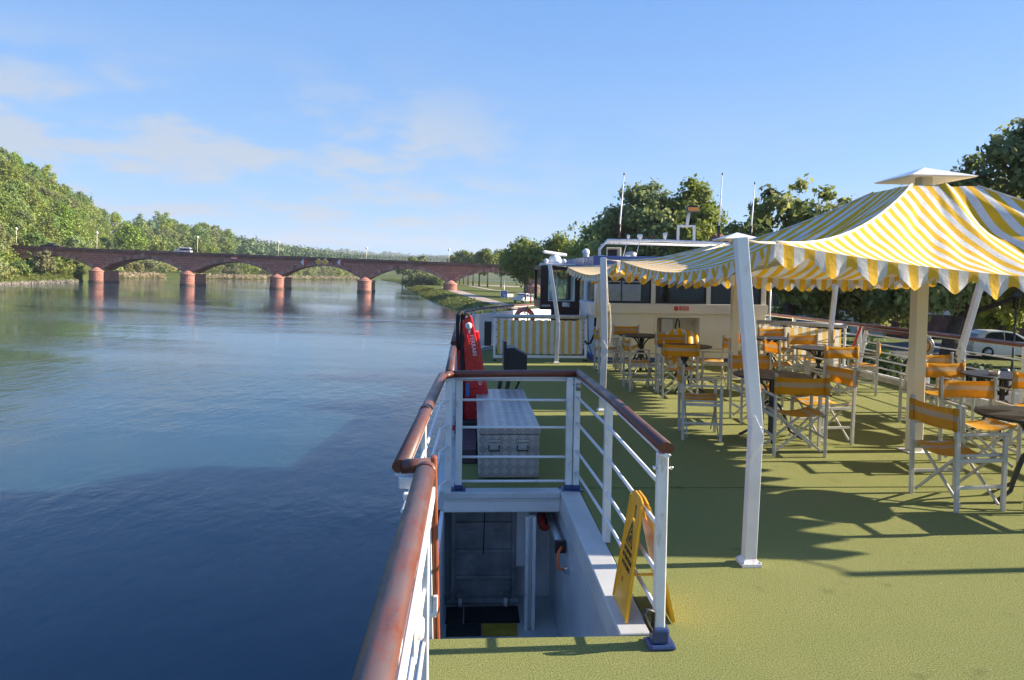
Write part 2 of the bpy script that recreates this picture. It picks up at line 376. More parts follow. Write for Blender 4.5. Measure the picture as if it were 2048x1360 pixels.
M['screen'] = fabric('striped screen canvas', st_uv(.152, (.74, .50, .12), (.72, .72, .70)), .35)
def st_band(axis, bands, mirror=False):
    def f(t):
        s = t.n('ShaderNodeSeparateXYZ'); t.l(t.coord(), s.inputs[0]); x = s.outputs[axis]
        if mirror: x = t.math('ABSOLUTE', x)
        c = ORG
        for a, b in bands:
            k = t.math('MULTIPLY', t.rng(x, a-.004, a+.004), t.rng(x, b-.004, b+.004, 1, 0)); c = t.mix(k, c, (.66, .54, .42))
        return c
    return f
M['chair_back'] = fabric('orange chair canvas', st_band(2, [(.713, .760)]), .52)
M['chair_seat'] = fabric('orange seat canvas', st_band(0, [(.115, .165)], True), .42)
def mk_glass(name, tint=(.8, .88, .86), rough=.02):
    t = NT(name); t.p.inputs['Transmission Weight'].default_value = 1; t.p.inputs['IOR'].default_value = 1.05; t.set(tint, rough)
    gl = t.n('ShaderNodeBsdfGlossy'); gl.inputs['Roughness'].default_value = .02
    tr = t.n('ShaderNodeBsdfTransparent'); tr.inputs[0].default_value = (*tint, 1)
    fr = t.n('ShaderNodeFresnel'); fr.inputs[0].default_value = 1.5
    mx = t.n('ShaderNodeMixShader'); t.l(t.math('MULTIPLY', fr.outputs[0], 1.3), mx.inputs[0]); t.l(tr.outputs[0], mx.inputs[1]); t.l(gl.outputs[0], mx.inputs[2]); t.l(mx.outputs[0], t.out.inputs[0]); return t.m
M['glass'] = mk_glass('clear glass')
M['dark_glass'] = pm('dark window glass', (.010, .012, .013), .05, var=.1, spec=.45)
def mk_leaf(name, a, b, transl=.35, hue=.04):
    t = NT(name); at = t.n('ShaderNodeAttribute'); at.attribute_name = 'rnd'
    oi = t.n('ShaderNodeObjectInfo'); c = t.mix(at.outputs['Fac'], a, b)
    hs = t.n('ShaderNodeHueSaturation'); t.l(c, hs.inputs['Color'])
    t.l(t.rng(oi.outputs['Random'], 0, 1, .5-hue, .5+hue), hs.inputs['Hue']); t.l(t.rng(t.math('FRACT', t.math('MULTIPLY', oi.outputs['Random'], 7.31)), 0, 1, .72, 1.3), hs.inputs['Value'])
    t.l(t.rng(t.math('FRACT', t.math('MULTIPLY', oi.outputs['Random'], 3.77)), 0, 1, .75, 1.1), hs.inputs['Saturation'])
    t.set(hs.outputs[0], .55, 0, .3); tr = t.n('ShaderNodeBsdfTranslucent'); t.l(hs.outputs[0], tr.inputs[0])
    mx = t.n('ShaderNodeMixShader'); mx.inputs[0].default_value = transl; t.l(t.p.outputs[0], mx.inputs[1]); t.l(tr.outputs[0], mx.inputs[2]); t.l(mx.outputs[0], t.out.inputs[0]); return t.m
M['leaf'] = mk_leaf('chestnut leaves', (.07, .125, .020), (.27, .32, .055), .42, .012)
M['leaf_near'] = mk_leaf('walnut leaves', (.09, .14, .024), (.40, .42, .08), .52, .012)
M['leaf_hill'] = mk_leaf('hillside leaves', (.10, .175, .032), (.32, .385, .08), .3, .028)
M['leaf_shaded'] = mk_leaf('shrub leaves', (.025, .045, .012), (.07, .10, .02), .25, .01)  # quay shrubs: the shade of the trees is put into the leaf colour
M['leaf_far'] = mk_leaf('distant leaves', (.06, .115, .04), (.14, .20, .065), .2, .02)
M['leaf_bush'] = mk_leaf('riverside leaves', (.15, .19, .05), (.36, .37, .12), .3, .025)
M['grass_blade'] = mk_leaf('grass blades', (.10, .14, .02), (.24, .26, .06), .3, 0)
M['reed'] = mk_leaf('dry reeds', (.30, .23, .12), (.46, .37, .22), .3, 0)
# ================================================================ SETTING: river, banks, hills
def gz(y):
    t = min(1, max(0, (y-38)/55)); t = t*t*(3-2*t); return GZ+(-2.85-GZ)*t
def mk_water():
    t = NT('river water')
    def wav(sc, scale, det, rot=0): return t.noise(t.mapped(sc, 'Object', (0, 0, R_(rot))), scale, det, .6)
    a = wav((1, .55, 1), .7, 3, 12); b = wav((1, .7, 1), 2.3, 4, -20); c = wav((.35, 1, 1), .05, 3)
    d = wav((1, .8, 1), 7, 2, 33)
    h = t.math('ADD', t.math('ADD', t.math('MULTIPLY', a, 1.5), t.math('MULTIPLY', b, .6)), t.math('MULTIPLY', d, .16))
    calm = t.rng(c, .40, .60, .28, 1.0, True)                        # gusts: ruffled patches and calm slicks
    h = t.math('MULTIPLY', h, calm)
    t.set((.014, .052, .080), .035, 0, .5); t.p.inputs['IOR'].default_value = 1.33; t.p.inputs['Subsurface Weight'].default_value = 1; t.p.inputs['Subsurface Radius'].default_value = (.7, 1.0, 1.2); t.p.inputs['Subsurface Scale'].default_value = 5.0; t.bump(h, .62, .07); return t.m
wb = MB(); wb.add([(-1500, -400, WZ), (900, -400, WZ), (900, 4000, WZ), (-1500, 4000, WZ)], [(0, 1, 2, 3)])
tag(wb.build('river', mk_water(), ship=False, fixn=False), kind='structure')
def mk_grass(name, a, b, sc=.25):
    t = NT(name); n1 = t.noise(t.coord(), sc, 8, .65); n2 = t.noise(t.coord(), sc*30, 4, .6)
    c = t.mix(t.rng(n1, .3, .7), a, b); c = t.mix(t.rng(n2, .3, .75, 0, .55), c, tuple(k*.45 for k in a)); t.set(c, .95, 0, .1); t.bump(n2, .6, .15); return t.m
M['grass'] = mk_grass('meadow grass', (.085, .125, .026), (.19, .20, .06), .12)
M['hill'] = mk_grass('hill floor', (.06, .085, .022), (.10, .12, .035), .05)
# right bank: water's edge polyline
RB = [Vector((9.2, -70, 0)), Vector((9.2, 20, 0)), Vector((7.5, 55, 0)), GW(948, 632, WZ), GW(905, 617, WZ), GW(866, 602, WZ), GW(835, 590, WZ), GW(800, 566.5, WZ), Vector((-66, 535, 0)), Vector((-30, 590, 0)), Vector((200, 700, 0))]
def resample(P, n):
    out = []
    for i in range(len(P)-1):
        for k in range(n): out.append(P[i].lerp(P[i+1], k/n))
    return out+[P[-1]]
RBf = [Vector((p.x, p.y, 0)) for p in resample(RB, 5)]
def offs(P, i):
    d = (P[min(i+1, len(P)-1)]-P[max(0, i-1)]).normalized(); return Vector((d.y, -d.x, 0))
gb = MB(); rows = []
for i, p in enumerate(RBf):
    o = offs(RBf, i); r = []
    steep = .15 if p.y < 40 else 1
    zt = gz(p.y)
    for dist, z in ((-1.5*steep, WZ-1), (0, WZ+.05), (2.2*steep, WZ+.75 if steep == 1 else zt-.3), (4.2*steep, zt-.1), (7, zt), (22, zt), (60, zt)):
        q = p+o*dist; r.append((q.x, q.y, z+(0.12*math.sin(i*1.7+dist) if 0 < dist < 5 and steep == 1 else 0)))
    q = Vector((900, p.y*1.35+60, 0)); r.append((q.x, q.y, zt+(8 if p.y > 150 else 0))); rows.append(r)
nc = len(rows[0])
gb.add([v for r in rows for v in r], [(i*nc+k, i*nc+k+1, (i+1)*nc+k+1, (i+1)*nc+k) for i in range(len(rows)-1) for k in range(nc-1)], True)
tag(gb.build('riverside_meadow', M['grass'], ship=False), kind='structure')
def strip(name, pts, w, z, mat, kind='structure'):
    b = MB(); P = [Vector((p[0], p[1], 0)) for p in pts]; vs_ = []
    for i, p in enumerate(P):
        o = offs(P, i); zz = z if z is not None else gz(p.y)+.03
        wi = w[i] if isinstance(w, (list, tuple)) else w
        for s in (-1, 1): vs_.append((*(p+o*wi/2*s).xy, zz))
    b.add(vs_, [(2*i, 2*i+1, 2*i+3, 2*i+2) for i in range(len(P)-1)])
    return tag(b.build(name, mat, ship=False), kind=kind)
pth = [GW(px, y, -2.82) for px, y in ((893, 574.5), (912, 582), (935, 589), (962, 597.5), (1000, 608), (1060, 622))]
strip('promenade_path', pth, [4, 4, 3.6, 3.4, 3.2, 3.2], -2.80, M['sand'])
pt2 = [GW(px, y, -2.82) for px, y in ((1120, 596), (1040, 586), (985, 580), (935, 571))]
strip('park_path', pt2, 2.4, -2.795, M['sand'])
strip('gravel_court', [GW(px, y, -2.82) for px, y in ((955, 569.5), (1060, 575))], 26, -2.80, M['sand'])
strip('quay_road', [(19, -30), (20, 36), (34, 46), (60, 52)], [9, 9, 8, 8], GZ+.03, M['asphalt'])
strip('quay_paving', [(27, 28), (46, 31)], 5, GZ+.055, M['sand'])
# left bank and hill, column by column along the shore
LC = [  # photo column, shore distance, ridge distance, ridge height
 (-420, 70, 250, 78), (-150, 105, 285, 58), (0, 149, 310, 40), (100, 178, 325, 34), (185, 203, 350, 25), (232, 262, 430, 21), (270, 268, 470, 14), (320, 290, 520, 24), (400, 312, 600, 24), (500, 340, 720, 22), (600, 395, 950, 22), (680, 445, 1200, 22), (740, 500, 1600, 29), (800, 640, 2100, 40), (900, 800, 2500, 58), (1000, 950, 2800, 46), (1150, 1000, 3000, 40)]
def col_at(px):
    for a, b in zip(LC, LC[1:]):
        if a[0] <= px <= b[0]:
            t = (px-a[0])/(b[0]-a[0]); return [a[k]+(b[k]-a[k])*t for k in range(1, 4)]
    return list(LC[-1][1:])
def hillpt(px, t):
    """t<0 under water .. 0 shore .. .14 top of bank .. 1 ridge .. 1.4 beyond"""
    s, r, h = col_at(px); kx = (px-941)/1440
    Y = s+(r-s)*t; zt = WZ+1.0
    if t < 0: z = WZ+t*40
    elif t < .03: z = WZ+1.6*t/.03
    elif t < .22: z = WZ+1.6+1.0*(t-.03)/.19
    elif t <= 1:
        u = (t-.22)/.78; z = WZ+2.6+(h-WZ-2.6)*(u**.85)*(1-.0*u)
    else: z = h-(t-1)*h*.6
    return Vector((kx*Y, Y, z))
hb = MB(); pxs = []
for a, b in zip(LC, LC[1:]):
    n = max(2, int((b[0]-a[0])/30)); pxs += [a[0]+(b[0]-a[0])*k/n for k in range(n)]
pxs.append(LC[-1][0]); tsv = [-.05, 0, .012, .03, .08, .14, .22, .3, .4, .5, .6, .7, .8, .9, 1, 1.15, 1.5]
hb.add([hillpt(px, t)+Vector((0, 0, .5*math.sin(px*.13+t*31)*(t > .25))) for t in tsv for px in pxs], [(j*len(pxs)+i, j*len(pxs)+i+1, (j+1)*len(pxs)+i+1, (j+1)*len(pxs)+i) for j in range(len(tsv)-1) for i in range(len(pxs)-1)], True)
tag(hb.build('hillside', M['hill'], ship=False), kind='structure')
fb = MB()   # farthest ridges
for Yd, prof in ((3600, [(380, 492), (520, 494), (640, 499), (690, 501), (740, 505), (790, 508), (830, 514), (900, 521), (1000, 527), (1200, 530)]),):
    b = MB(); pts = [VW(px, y, Yd) for px, y in prof]; P = resample(pts, 6); n = len(P)
    vs_ = []
    for i, p in enumerate(P):
        z = p.z+9*math.sin(i*1.9)+5*math.sin(i*4.1); vs_ += [(p.x, p.y-500, WZ), (p.x, p.y-180, z*.62), (p.x, p.y, z), (p.x, p.y+500, 0)]
    b.add(vs_, [(4*i+k, 4*i+k+1, 4*i+k+5, 4*i+k+4) for i in range(n-1) for k in range(3)], True)
    tag(b.build('far_hills', M['hill'], ship=False), kind='structure')

# ================================================================ foliage
def leaf_mesh(name, puffs, nleaf, size, seed, mats, trunk=None, shell=.55, asp=.62):
    """foliage as many small bent leaf sprays in clumps; optional trunk in the same mesh"""
    g = np.random.default_rng(seed); C = np.array([p[0] for p in puffs], float); Rr = np.array([p[1] for p in puffs], float)
    if C.shape[0] == 0: raise ValueError
    w = Rr**2; idx = g.choice(len(Rr), nleaf, p=w/w.sum())
    d = g.normal(size=(nleaf, 3)); d /= np.linalg.norm(d, axis=1)[:, None]
    rad = np.where(g.random(nleaf) < .38, Rr[idx]*np.clip(np.abs(g.normal(size=nleaf))*.62, 0, 1.22), Rr[idx]*(g.random(nleaf)**shell))
    pos = C[idx]+d*rad[:, None]*np.array([1, 1, .8])
    nrm = d*.7+g.normal(size=(nleaf, 3))*.6+np.array([0, 0, .35]); nrm /= np.linalg.norm(nrm, axis=1)[:, None]
    tmp = g.normal(size=(nleaf, 3)); a = np.cross(nrm, tmp); a /= np.linalg.norm(a, axis=1)[:, None]; b = np.cross(nrm, a)
    s = size*(.55+.9*g.random(nleaf))[:, None]
    V0 = pos+a*s; V1 = pos+b*s*asp+nrm*s*.18; V2 = pos-a*s*.9; V3 = pos-b*s*asp+nrm*s*.12
    verts = np.stack([V0, V1, V2, V3], 1).reshape(-1, 3)
    faces = np.arange(nleaf*4).reshape(-1, 4)
    val = np.clip(g.random(len(Rr))[idx]*.55+g.random(nleaf)*.55, 0, 1)
    nf = nleaf; tv = np.zeros((0, 3)); tf = []
    if trunk is not None: tv = np.array(trunk.v); tf = trunk.f
    me = bpy.data.meshes.new(name); allv = np.vstack([verts, tv]) if len(tv) else verts
    me.vertices.add(len(allv)); me.vertices.foreach_set('co', allv.astype(np.float32).ravel())
    nl = nf*4+sum(len(f) for f in tf); me.loops.add(nl)
    lv = np.concatenate([faces.ravel()]+([np.concatenate([np.array(f)+nf*4 for f in tf])] if tf else [])); me.loops.foreach_set('vertex_index', lv.astype(np.int32))
    tot = np.concatenate([np.full(nf, 4), np.array([len(f) for f in tf], int)]).astype(np.int32); st = np.concatenate([[0], np.cumsum(tot)[:-1]]).astype(np.int32)
    me.polygons.add(nf+len(tf)); me.polygons.foreach_set('loop_start', st); me.polygons.foreach_set('loop_total', tot)
    at = me.attributes.new('rnd', 'FLOAT', 'FACE'); at.data.foreach_set('value', np.concatenate([val, np.zeros(len(tf))]).astype(np.float32))
    me.polygons.foreach_set('material_index', np.concatenate([np.zeros(nf), np.ones(len(tf))]).astype(np.int32))
    for m_ in mats: me.materials.append(m_)
    me.update(calc_edges=True); me.validate(); return me
def crown_puffs(g, cx, cy, zc, rx, rz, n, pr, hollow=.35, flat=0):
    out = []
    while len(out) < n:
        d = Vector((g.normal(), g.normal(), g.normal())).normalized()
        if d.z < -.75 and g.random() < .7: continue
        k = (hollow+(1-hollow)*g.random()**.5)*(.86+.22*g.random()); rxx = rx*(1-.25*max(0, d.z))
        p = (cx+d.x*rxx*k, cy+d.y*rxx*k, zc+d.z*rz*k)
        out.append((p, pr*(.6+.8*g.random())*(1.25-.5*k)))
    return out
def trunk_mb(g, H, r, puffs, nl=7, fork=.45, lean=(0, 0)):
    mb = MB(); zf = H*fork; mb.tube([(0, 0, -.4), (lean[0]*.3, lean[1]*.3, zf*.5), (lean[0], lean[1], zf)], [r*1.35, r*.95, r*.72], 9)
    sel = sorted(puffs, key=lambda p: -p[1])[:nl*3]
    for k in range(nl):
        c = Vector(sel[int(g.integers(len(sel)))][0]); a = Vector((lean[0], lean[1], zf*(.82+.2*g.random()))); m_ = a.lerp(c, .5)+Vector((g.normal()*.3, g.normal()*.3, .4))
        mb.tube([a, m_, c], [r*.45, r*.28, r*.08], 6)
        c2 = Vector(sel[int(g.integers(len(sel)))][0]); mb.tube([m_, m_.lerp(c2, .6)+Vector((0, 0, .3)), c2], [r*.22, r*.14, r*.05], 5)
    return mb
def tree(name, label, loc, H, W, base, nleaf, ls, seed, npf=60, pr=None, leaf='leaf', tr='trunk', r=.3, cat='tree', group=None, fork=.4, lean=(0, 0), hollow=.35, extra=(), shape=1.0):
    g = np.random.default_rng(seed); pr = (pr or W*.14)*1.15; npf = int(npf*1.25)
    pf = crown_puffs(g, lean[0]*1.4, lean[1]*1.4, (H+base)/2, W/2*.88, (H-base)/2*.9*shape, npf, pr, hollow)+list(extra)
    o = thing(name, label, cat, loc, g.random()*0, group, ship=False)
    me = leaf_mesh('crown', pf, nleaf, ls, seed, [M[leaf]]); c = bpy.data.objects.new('crown', me); COL.objects.link(c); c.parent = o
    tb = trunk_mb(g, H, r, pf, 8, fork, lean); tb.build('trunk', M[tr], o, raw=True); return o
def bush(name, label, loc, H, W, nleaf, ls, seed, leaf='leaf_bush', npf=14, group=None, cat='bush'):
    g = np.random.default_rng(seed); pf = []
    for k in range(npf):
        a = g.random()*6.28; q = W/2*(g.random()**.6)*.85; z = H*(.12+.7*g.random()*(1-.55*q/(W/2))); pf.append(((q*math.cos(a), q*math.sin(a), z), H*.24*(.6+.7*g.random())))
    me = leaf_mesh(name, pf, nleaf, ls, seed, [M[leaf]]); o = bpy.data.objects.new(name, me); COL.objects.link(o); o.matrix_world = Mloc(loc)
    tag(o, label, cat, group); return o

# ---- hillside forest: single trees, copies of a few grown ones
PROT = []
for k, (H, W, b) in enumerate(((13, 9.5, 1.5), (15, 9, 2), (11, 10, 1), (14, 8, 1.5), (12, 11, 1))):
    g = np.random.default_rng(50+k); pf = crown_puffs(g, 0, 0, (H+b)/2, W/2*.9, (H-b)/2*.92, 34, 1.75, .45)
    tb = MB(); tb.tube([(0, 0, -1), (0, 0, H*.5)], [.3, .2], 5)
    PROT.append(leaf_mesh('woodland_tree', pf, 2300, .33, 60+k, [M['leaf_hill'], M['trunk']], tb))
def conif():
    g = np.random.default_rng(5); pf = [((0, 0, z), 2.6*(1-z/17)+.3) for z in np.linspace(2, 16.5, 14)]
    return leaf_mesh('conifer_tree', pf, 900, .45, 71, [M['leaf'], M['trunk']])
CON = conif()
def hill_tree(me, name, loc, s, label, group, cat='tree'):
    o = bpy.data.objects.new(name, me); COL.objects.link(o); o.matrix_world = Mloc(loc, random.random()*6.28) @ Matrix.Diagonal((s, s, s*random.uniform(.85, 1.15), 1))
    return tag(o, label, cat, group)
pts = []
random.seed(3)
def try_add(px, t, dmin):
    p = hillpt(px, t)
    for q in pts:
        if (q[0]-p.x)**2+(q[1]-p.y)**2 < dmin*dmin: return
    pts.append((p.x, p.y, p.z, px, t))
for _ in range(9000):
    px = random.uniform(-45, 232); t = random.uniform(.2, 1.03); try_add(px, t, 5.4)
    if len(pts) >= 225: break
n1 = len(pts)
for _ in range(5000):
    px = random.uniform(232, 470); t = random.choice((random.uniform(.16, .5), random.uniform(.5, 1.02))); try_add(px, t, 11)
    if len(pts) >= n1+66: break
for i, (x, y, z, px, t) in enumerate(pts):
    far = px > 232
    hill_tree(PROT[i % 5], 'woodland_tree', (x, y, z-.8), random.uniform(.60, .92)*(1.35 if far else 1), 'leafy green tree on the far wooded slope beyond the bridge' if far else 'leafy green tree in the wood climbing the steep left hillside', 'woods on the far slope' if far else 'woods on the steep hillside')
for k, (px, t, s) in enumerate(((207, .97, 1.0), (188, .9, .8))):
    hill_tree(CON, 'conifer_tree', hillpt(px, t)-Vector((0, 0, 1)), s, ('dark pointed spruce on the crest at the foot of the steep hillside', 'smaller dark spruce just left of the crest spruce')[k], None)
fp = []
for _ in range(1500):
    px = random.uniform(-60, 240); t = random.uniform(.2, 1.02); p = hillpt(px, t); fp.append(((p.x, p.y, p.z+random.uniform(1, 7)), random.uniform(1.2, 2.8)))
fo = bpy.data.objects.new('wood_undergrowth', leaf_mesh('wood_undergrowth', fp, 80000, .38, 15, [M['leaf_hill']])); COL.objects.link(fo); tag(fo, kind='stuff')
# the wood goes on for kilometres: one mass
fp = []
random.seed(11)
for _ in range(2600):
    px = random.uniform(300, 1100); t = random.choice((random.uniform(.25, .55), random.uniform(.5, 1.03), random.uniform(.85, 1.02)))
    p = hillpt(px, t)
    if px < 470 and t < .8: continue
    fp.append(((p.x, p.y, p.z+4), random.uniform(3.2, 6.5)*(1+p.y/2600)))
fo = bpy.data.objects.new('distant_forest', leaf_mesh('distant_forest', fp, 65000, 1.5, 12, [M['leaf_far']])); COL.objects.link(fo); tag(fo, kind='stuff')
fp = []
for _ in range(900):
    px = random.uniform(380, 1150); k = random.random(); Yd = 3100+460*k
    prof = [(380, 492), (520, 494), (640, 499), (690, 501), (740, 505), (790, 508), (830, 514), (900, 521), (1000, 527), (1200, 530)]
    y = np.interp(px, [a for a, b in prof], [b for a, b in prof]); zt = VW(px, float(y), 3600).z
    p = VW(px, 540, Yd); fp.append(((p.x, p.y, max(WZ, zt*(.1+.9*k**.8))), random.uniform(12, 22)))
fo = bpy.data.objects.new('farthest_forest', leaf_mesh('farthest_forest', fp, 16000, 5.5, 13, [M['leaf_far']])); COL.objects.link(fo); tag(fo, kind='stuff')

# ---- riverside bushes and willows on the left bank
LB = [(246, .05, 6.5, 9), (262, .12, 9, 12), (288, .05, 6, 9), (315, .08, 8, 10), (338, .06, 7, 9), (352, .16, 11, 12), (405, .08, 5.5, 10), (432, .14, 9, 13), (475, .06, 5.5, 10), (505, .10, 9, 13), (592, .05, 7, 14), (612, .07, 9, 15), (634, .04, 8, 13), (655, .05, 10, 14), (676, .05, 8, 13), (697, .04, 9, 14), (716, .05, 8, 14), (545, .07, 6, 12)]
for k, (px, t, H, W) in enumerate(LB):
    bush('riverside_bush', 'pale green bushy willow on the far bank seen under the bridge arches', hillpt(px, t)-Vector((0, 0, .4)), H, W, 1500, .36, 200+k, npf=18, group='willows on the far bank')
for k, (px, t, H, W) in enumerate([(255, .20, 13, 15), (300, .22, 12, 16), (335, .20, 11, 15), (365, .24, 12, 14), (395, .2, 11, 14), (425, .2, 12, 16), (455, .22, 10, 14), (495, .18, 11, 16), (525, .16, 10, 16), (560, .14, 11, 16)]):
    bush('willow_thicket', 'rounded pale willow standing behind the bridge deck on the left bank', hillpt(px, t)-Vector((0, 0, .5)), H, W, 2400, .42, 240+k, npf=26, group='willows behind the bridge', cat='tree')
tree('broad_oak', 'tall broad dark green tree rising alone behind the bridge left of the van', hillpt(281, .18)-Vector((0, 0, .3)), 21, 15, 4, 5000, .42, 31, 60, leaf='leaf_hill')
# near left bank
for k, (px, t, H, W, lf) in enumerate([(-20, .04, 6, 9, 'leaf_bush'), (16, .03, 6.5, 8, 'leaf_bush'), (45, .035, 4, 6, 'leaf_bush'), (70, .06, 5, 8, 'leaf_hill'), (100, .07, 4.5, 8, 'leaf_hill'), (150, .06, 5.5, 8, 'leaf_hill'), (172, .05, 5, 7, 'leaf_hill'), (0, .10, 9, 9, 'leaf_hill'), (40, .12, 7, 9, 'leaf_hill'), (-40, .08, 10, 10, 'leaf_bush')]):
    bush('bank_bush', 'green bush on the near left bank before the bridge', hillpt(px, t)-Vector((0, 0, .3)), H, W, 1800, .26, 300+k, lf, 18, 'bushes on the near left bank')
tree('young_maple', 'bright green young tree on the bank in front of the leftmost arch', hillpt(122, .028)-Vector((0, 0, .2)), 7.2, 5.6, .8, 2600, .24, 77, 34, leaf='leaf_bush', r=.12)
g = np.random.default_rng(9); fp = []
for _ in range(420):
    px = g.uniform(-100, 192); p = hillpt(px, g.uniform(.008, .05)); fp.append(((p.x, p.y, p.z+.25), g.uniform(.3, .8)))
fo = bpy.data.objects.new('bank_grass', leaf_mesh('bank_grass', fp, 9000, .22, 14, [M['grass_blade']], asp=.25)); COL.objects.link(fo); tag(fo, kind='stuff')
rk = MB(); g = np.random.default_rng(21)
for _ in range(900):
    px = g.uniform(-120, 190); p = hillpt(px, g.uniform(-.003, .007)); s = g.uniform(.2, .55)
    Mx = Matrix.Rotation(g.uniform(0, 6), 4, Vector((g.normal(), g.normal(), g.normal())).normalized()); rk.box((p.x, p.y, max(p.z, WZ)+.1), (s, s*.8, s*.6), M=Mx)
tag(rk.build('riprap_stones', M['rock'], ship=False), kind='stuff')
rd = []; g = np.random.default_rng(22)
for _ in range(700):
    px = g.choice([g.uniform(232, 345), g.uniform(405, 545), g.uniform(545, 720)]); p = hillpt(px, g.uniform(.0, .014)); rd.append(((p.x, p.y, WZ+1.0+g.uniform(-.3, .6)), .95))
me = leaf_mesh('reeds', rd, 9000, .8, 23, [M['reed']], asp=.14)
fo = bpy.data.objects.new('reeds', me); COL.objects.link(fo); tag(fo, kind='stuff')

# ================================================================ the bridge
def mk_brick():
    t = NT('red sandstone blocks'); mp = t.mapped((1, 1, 1)); s = t.n('ShaderNodeSeparateXYZ'); t.l(mp, s.inputs[0]); c = t.n('ShaderNodeCombineXYZ'); t.l(s.outputs[0], c.inputs[0]); t.l(s.outputs[2], c.inputs[1])
    b = t.n('ShaderNodeTexBrick'); b.inputs['Scale'].default_value = 1; b.inputs['Brick Width'].default_value = 1.5; b.inputs['Row Height'].default_value = .62; b.inputs['Mortar Size'].default_value = .045
    b.inputs['Color1'].default_value = (.48, .185, .135, 1); b.inputs['Color2'].default_value = (.60, .255, .185, 1); b.inputs['Mortar'].default_value = (.14, .075, .065, 1); t.l(c.outputs[0], b.inputs[0])
    nz = t.noise(t.coord(), .35, 8, .65); n2 = t.noise(t.mapped((1, 1, .15)), 1.2, 6, .7)
    k = t.mix(t.rng(nz, .35, .7, 0, .6), b.outputs[0], (.27, .12, .10)); k = t.mix(t.rng(n2, .56, .75, 0, .55), k, (.11, .065, .06)); t.set(k, .9, 0, .15); t.bump(t.math('ADD', b.outputs['Fac'], t.math('MULTIPLY', t.noise(t.coord(), 3, 5), -1)), .5, .05); return t.m
M['brick'] = mk_brick()
M['ring'] = pm('sandstone arch ring', (.52, .24, .185), .9, var=.35, vs=.9, bump=.4, bs=3, dirt=((.12, .06, .05), .5, .5))
def mk_pier():
    t = NT('sandstone pier'); s = t.n('ShaderNodeSeparateXYZ'); t.l(t.coord(), s.inputs[0]); c = t.n('ShaderNodeCombineXYZ'); t.l(t.math('ADD', s.outputs[0], s.outputs[1]), c.inputs[0]); t.l(s.outputs[2], c.inputs[1])
    b = t.n('ShaderNodeTexBrick'); b.inputs['Scale'].default_value = 1; b.inputs['Brick Width'].default_value = 1.7; b.inputs['Row Height'].default_value = .6; b.inputs['Mortar Size'].default_value = .04; t.l(c.outputs[0], b.inputs[0])
    b.inputs['Color1'].default_value = (.45, .20, .15, 1); b.inputs['Color2'].default_value = (.54, .26, .20, 1); b.inputs['Mortar'].default_value = (.2, .1, .08, 1)
    n = t.noise(t.mapped((1, 1, .3)), .9, 7, .7); k = t.mix(t.rng(n, .5, .7, 0, .6), b.outputs[0], (.17, .09, .075)); w = t.math('ADD', s.outputs[2], t.math('MULTIPLY', n, .9))
    k = t.mix(t.rng(w, .75, 1.15, .75, 0), k, (.10, .075, .06)); t.set(k, .9, 0, .15); t.bump(t.math('ADD', b.outputs['Fac'], t.noise(t.coord(), 3, 5)), .4, .05); return t.m
M['pier'] = mk_pier()
M['cornice'] = pm('dark sandstone cornice', (.22, .11, .095), .9, var=.35, vs=.6, bump=.3, bs=4)
P1 = GW(194, 565, WZ); P4 = GW(729, 584, WZ); ex = Vector((P4.x-P1.x, P4.y-P1.y, 0)); SP = ex.length/3; ex.normalize(); ny = Vector((-ex.y, ex.x, 0))  # ny points away
brz = math.atan2(ex.y, ex.x)
BM = Mloc((P1.x, P1.y, WZ), brz); FR_b = BM
HB = (565-497)/1440*P1.y; HB4 = (584-521)/1440*P4.y; HB = (HB+HB4)/2; DEP = 8.5
br = thing('arch_bridge', 'long red sandstone arch bridge crossing the river on round-nosed piers', 'bridge', (P1.x, P1.y, WZ), brz, ship=False)
z0, zc, zx = .40*HB, .755*HB, .90*HB; PW = 2.05
def arch_z(u, rise=1):   # u in -1..1
    Rr = (1+(zc-z0)/(SP/2-PW*.55)); R_c = ((SP/2-PW*.55)**2+(zc-z0)**2)/(2*(zc-z0)); x = u*(SP/2-PW*.55); return zc-R_c+math.sqrt(R_c*R_c-x*x)
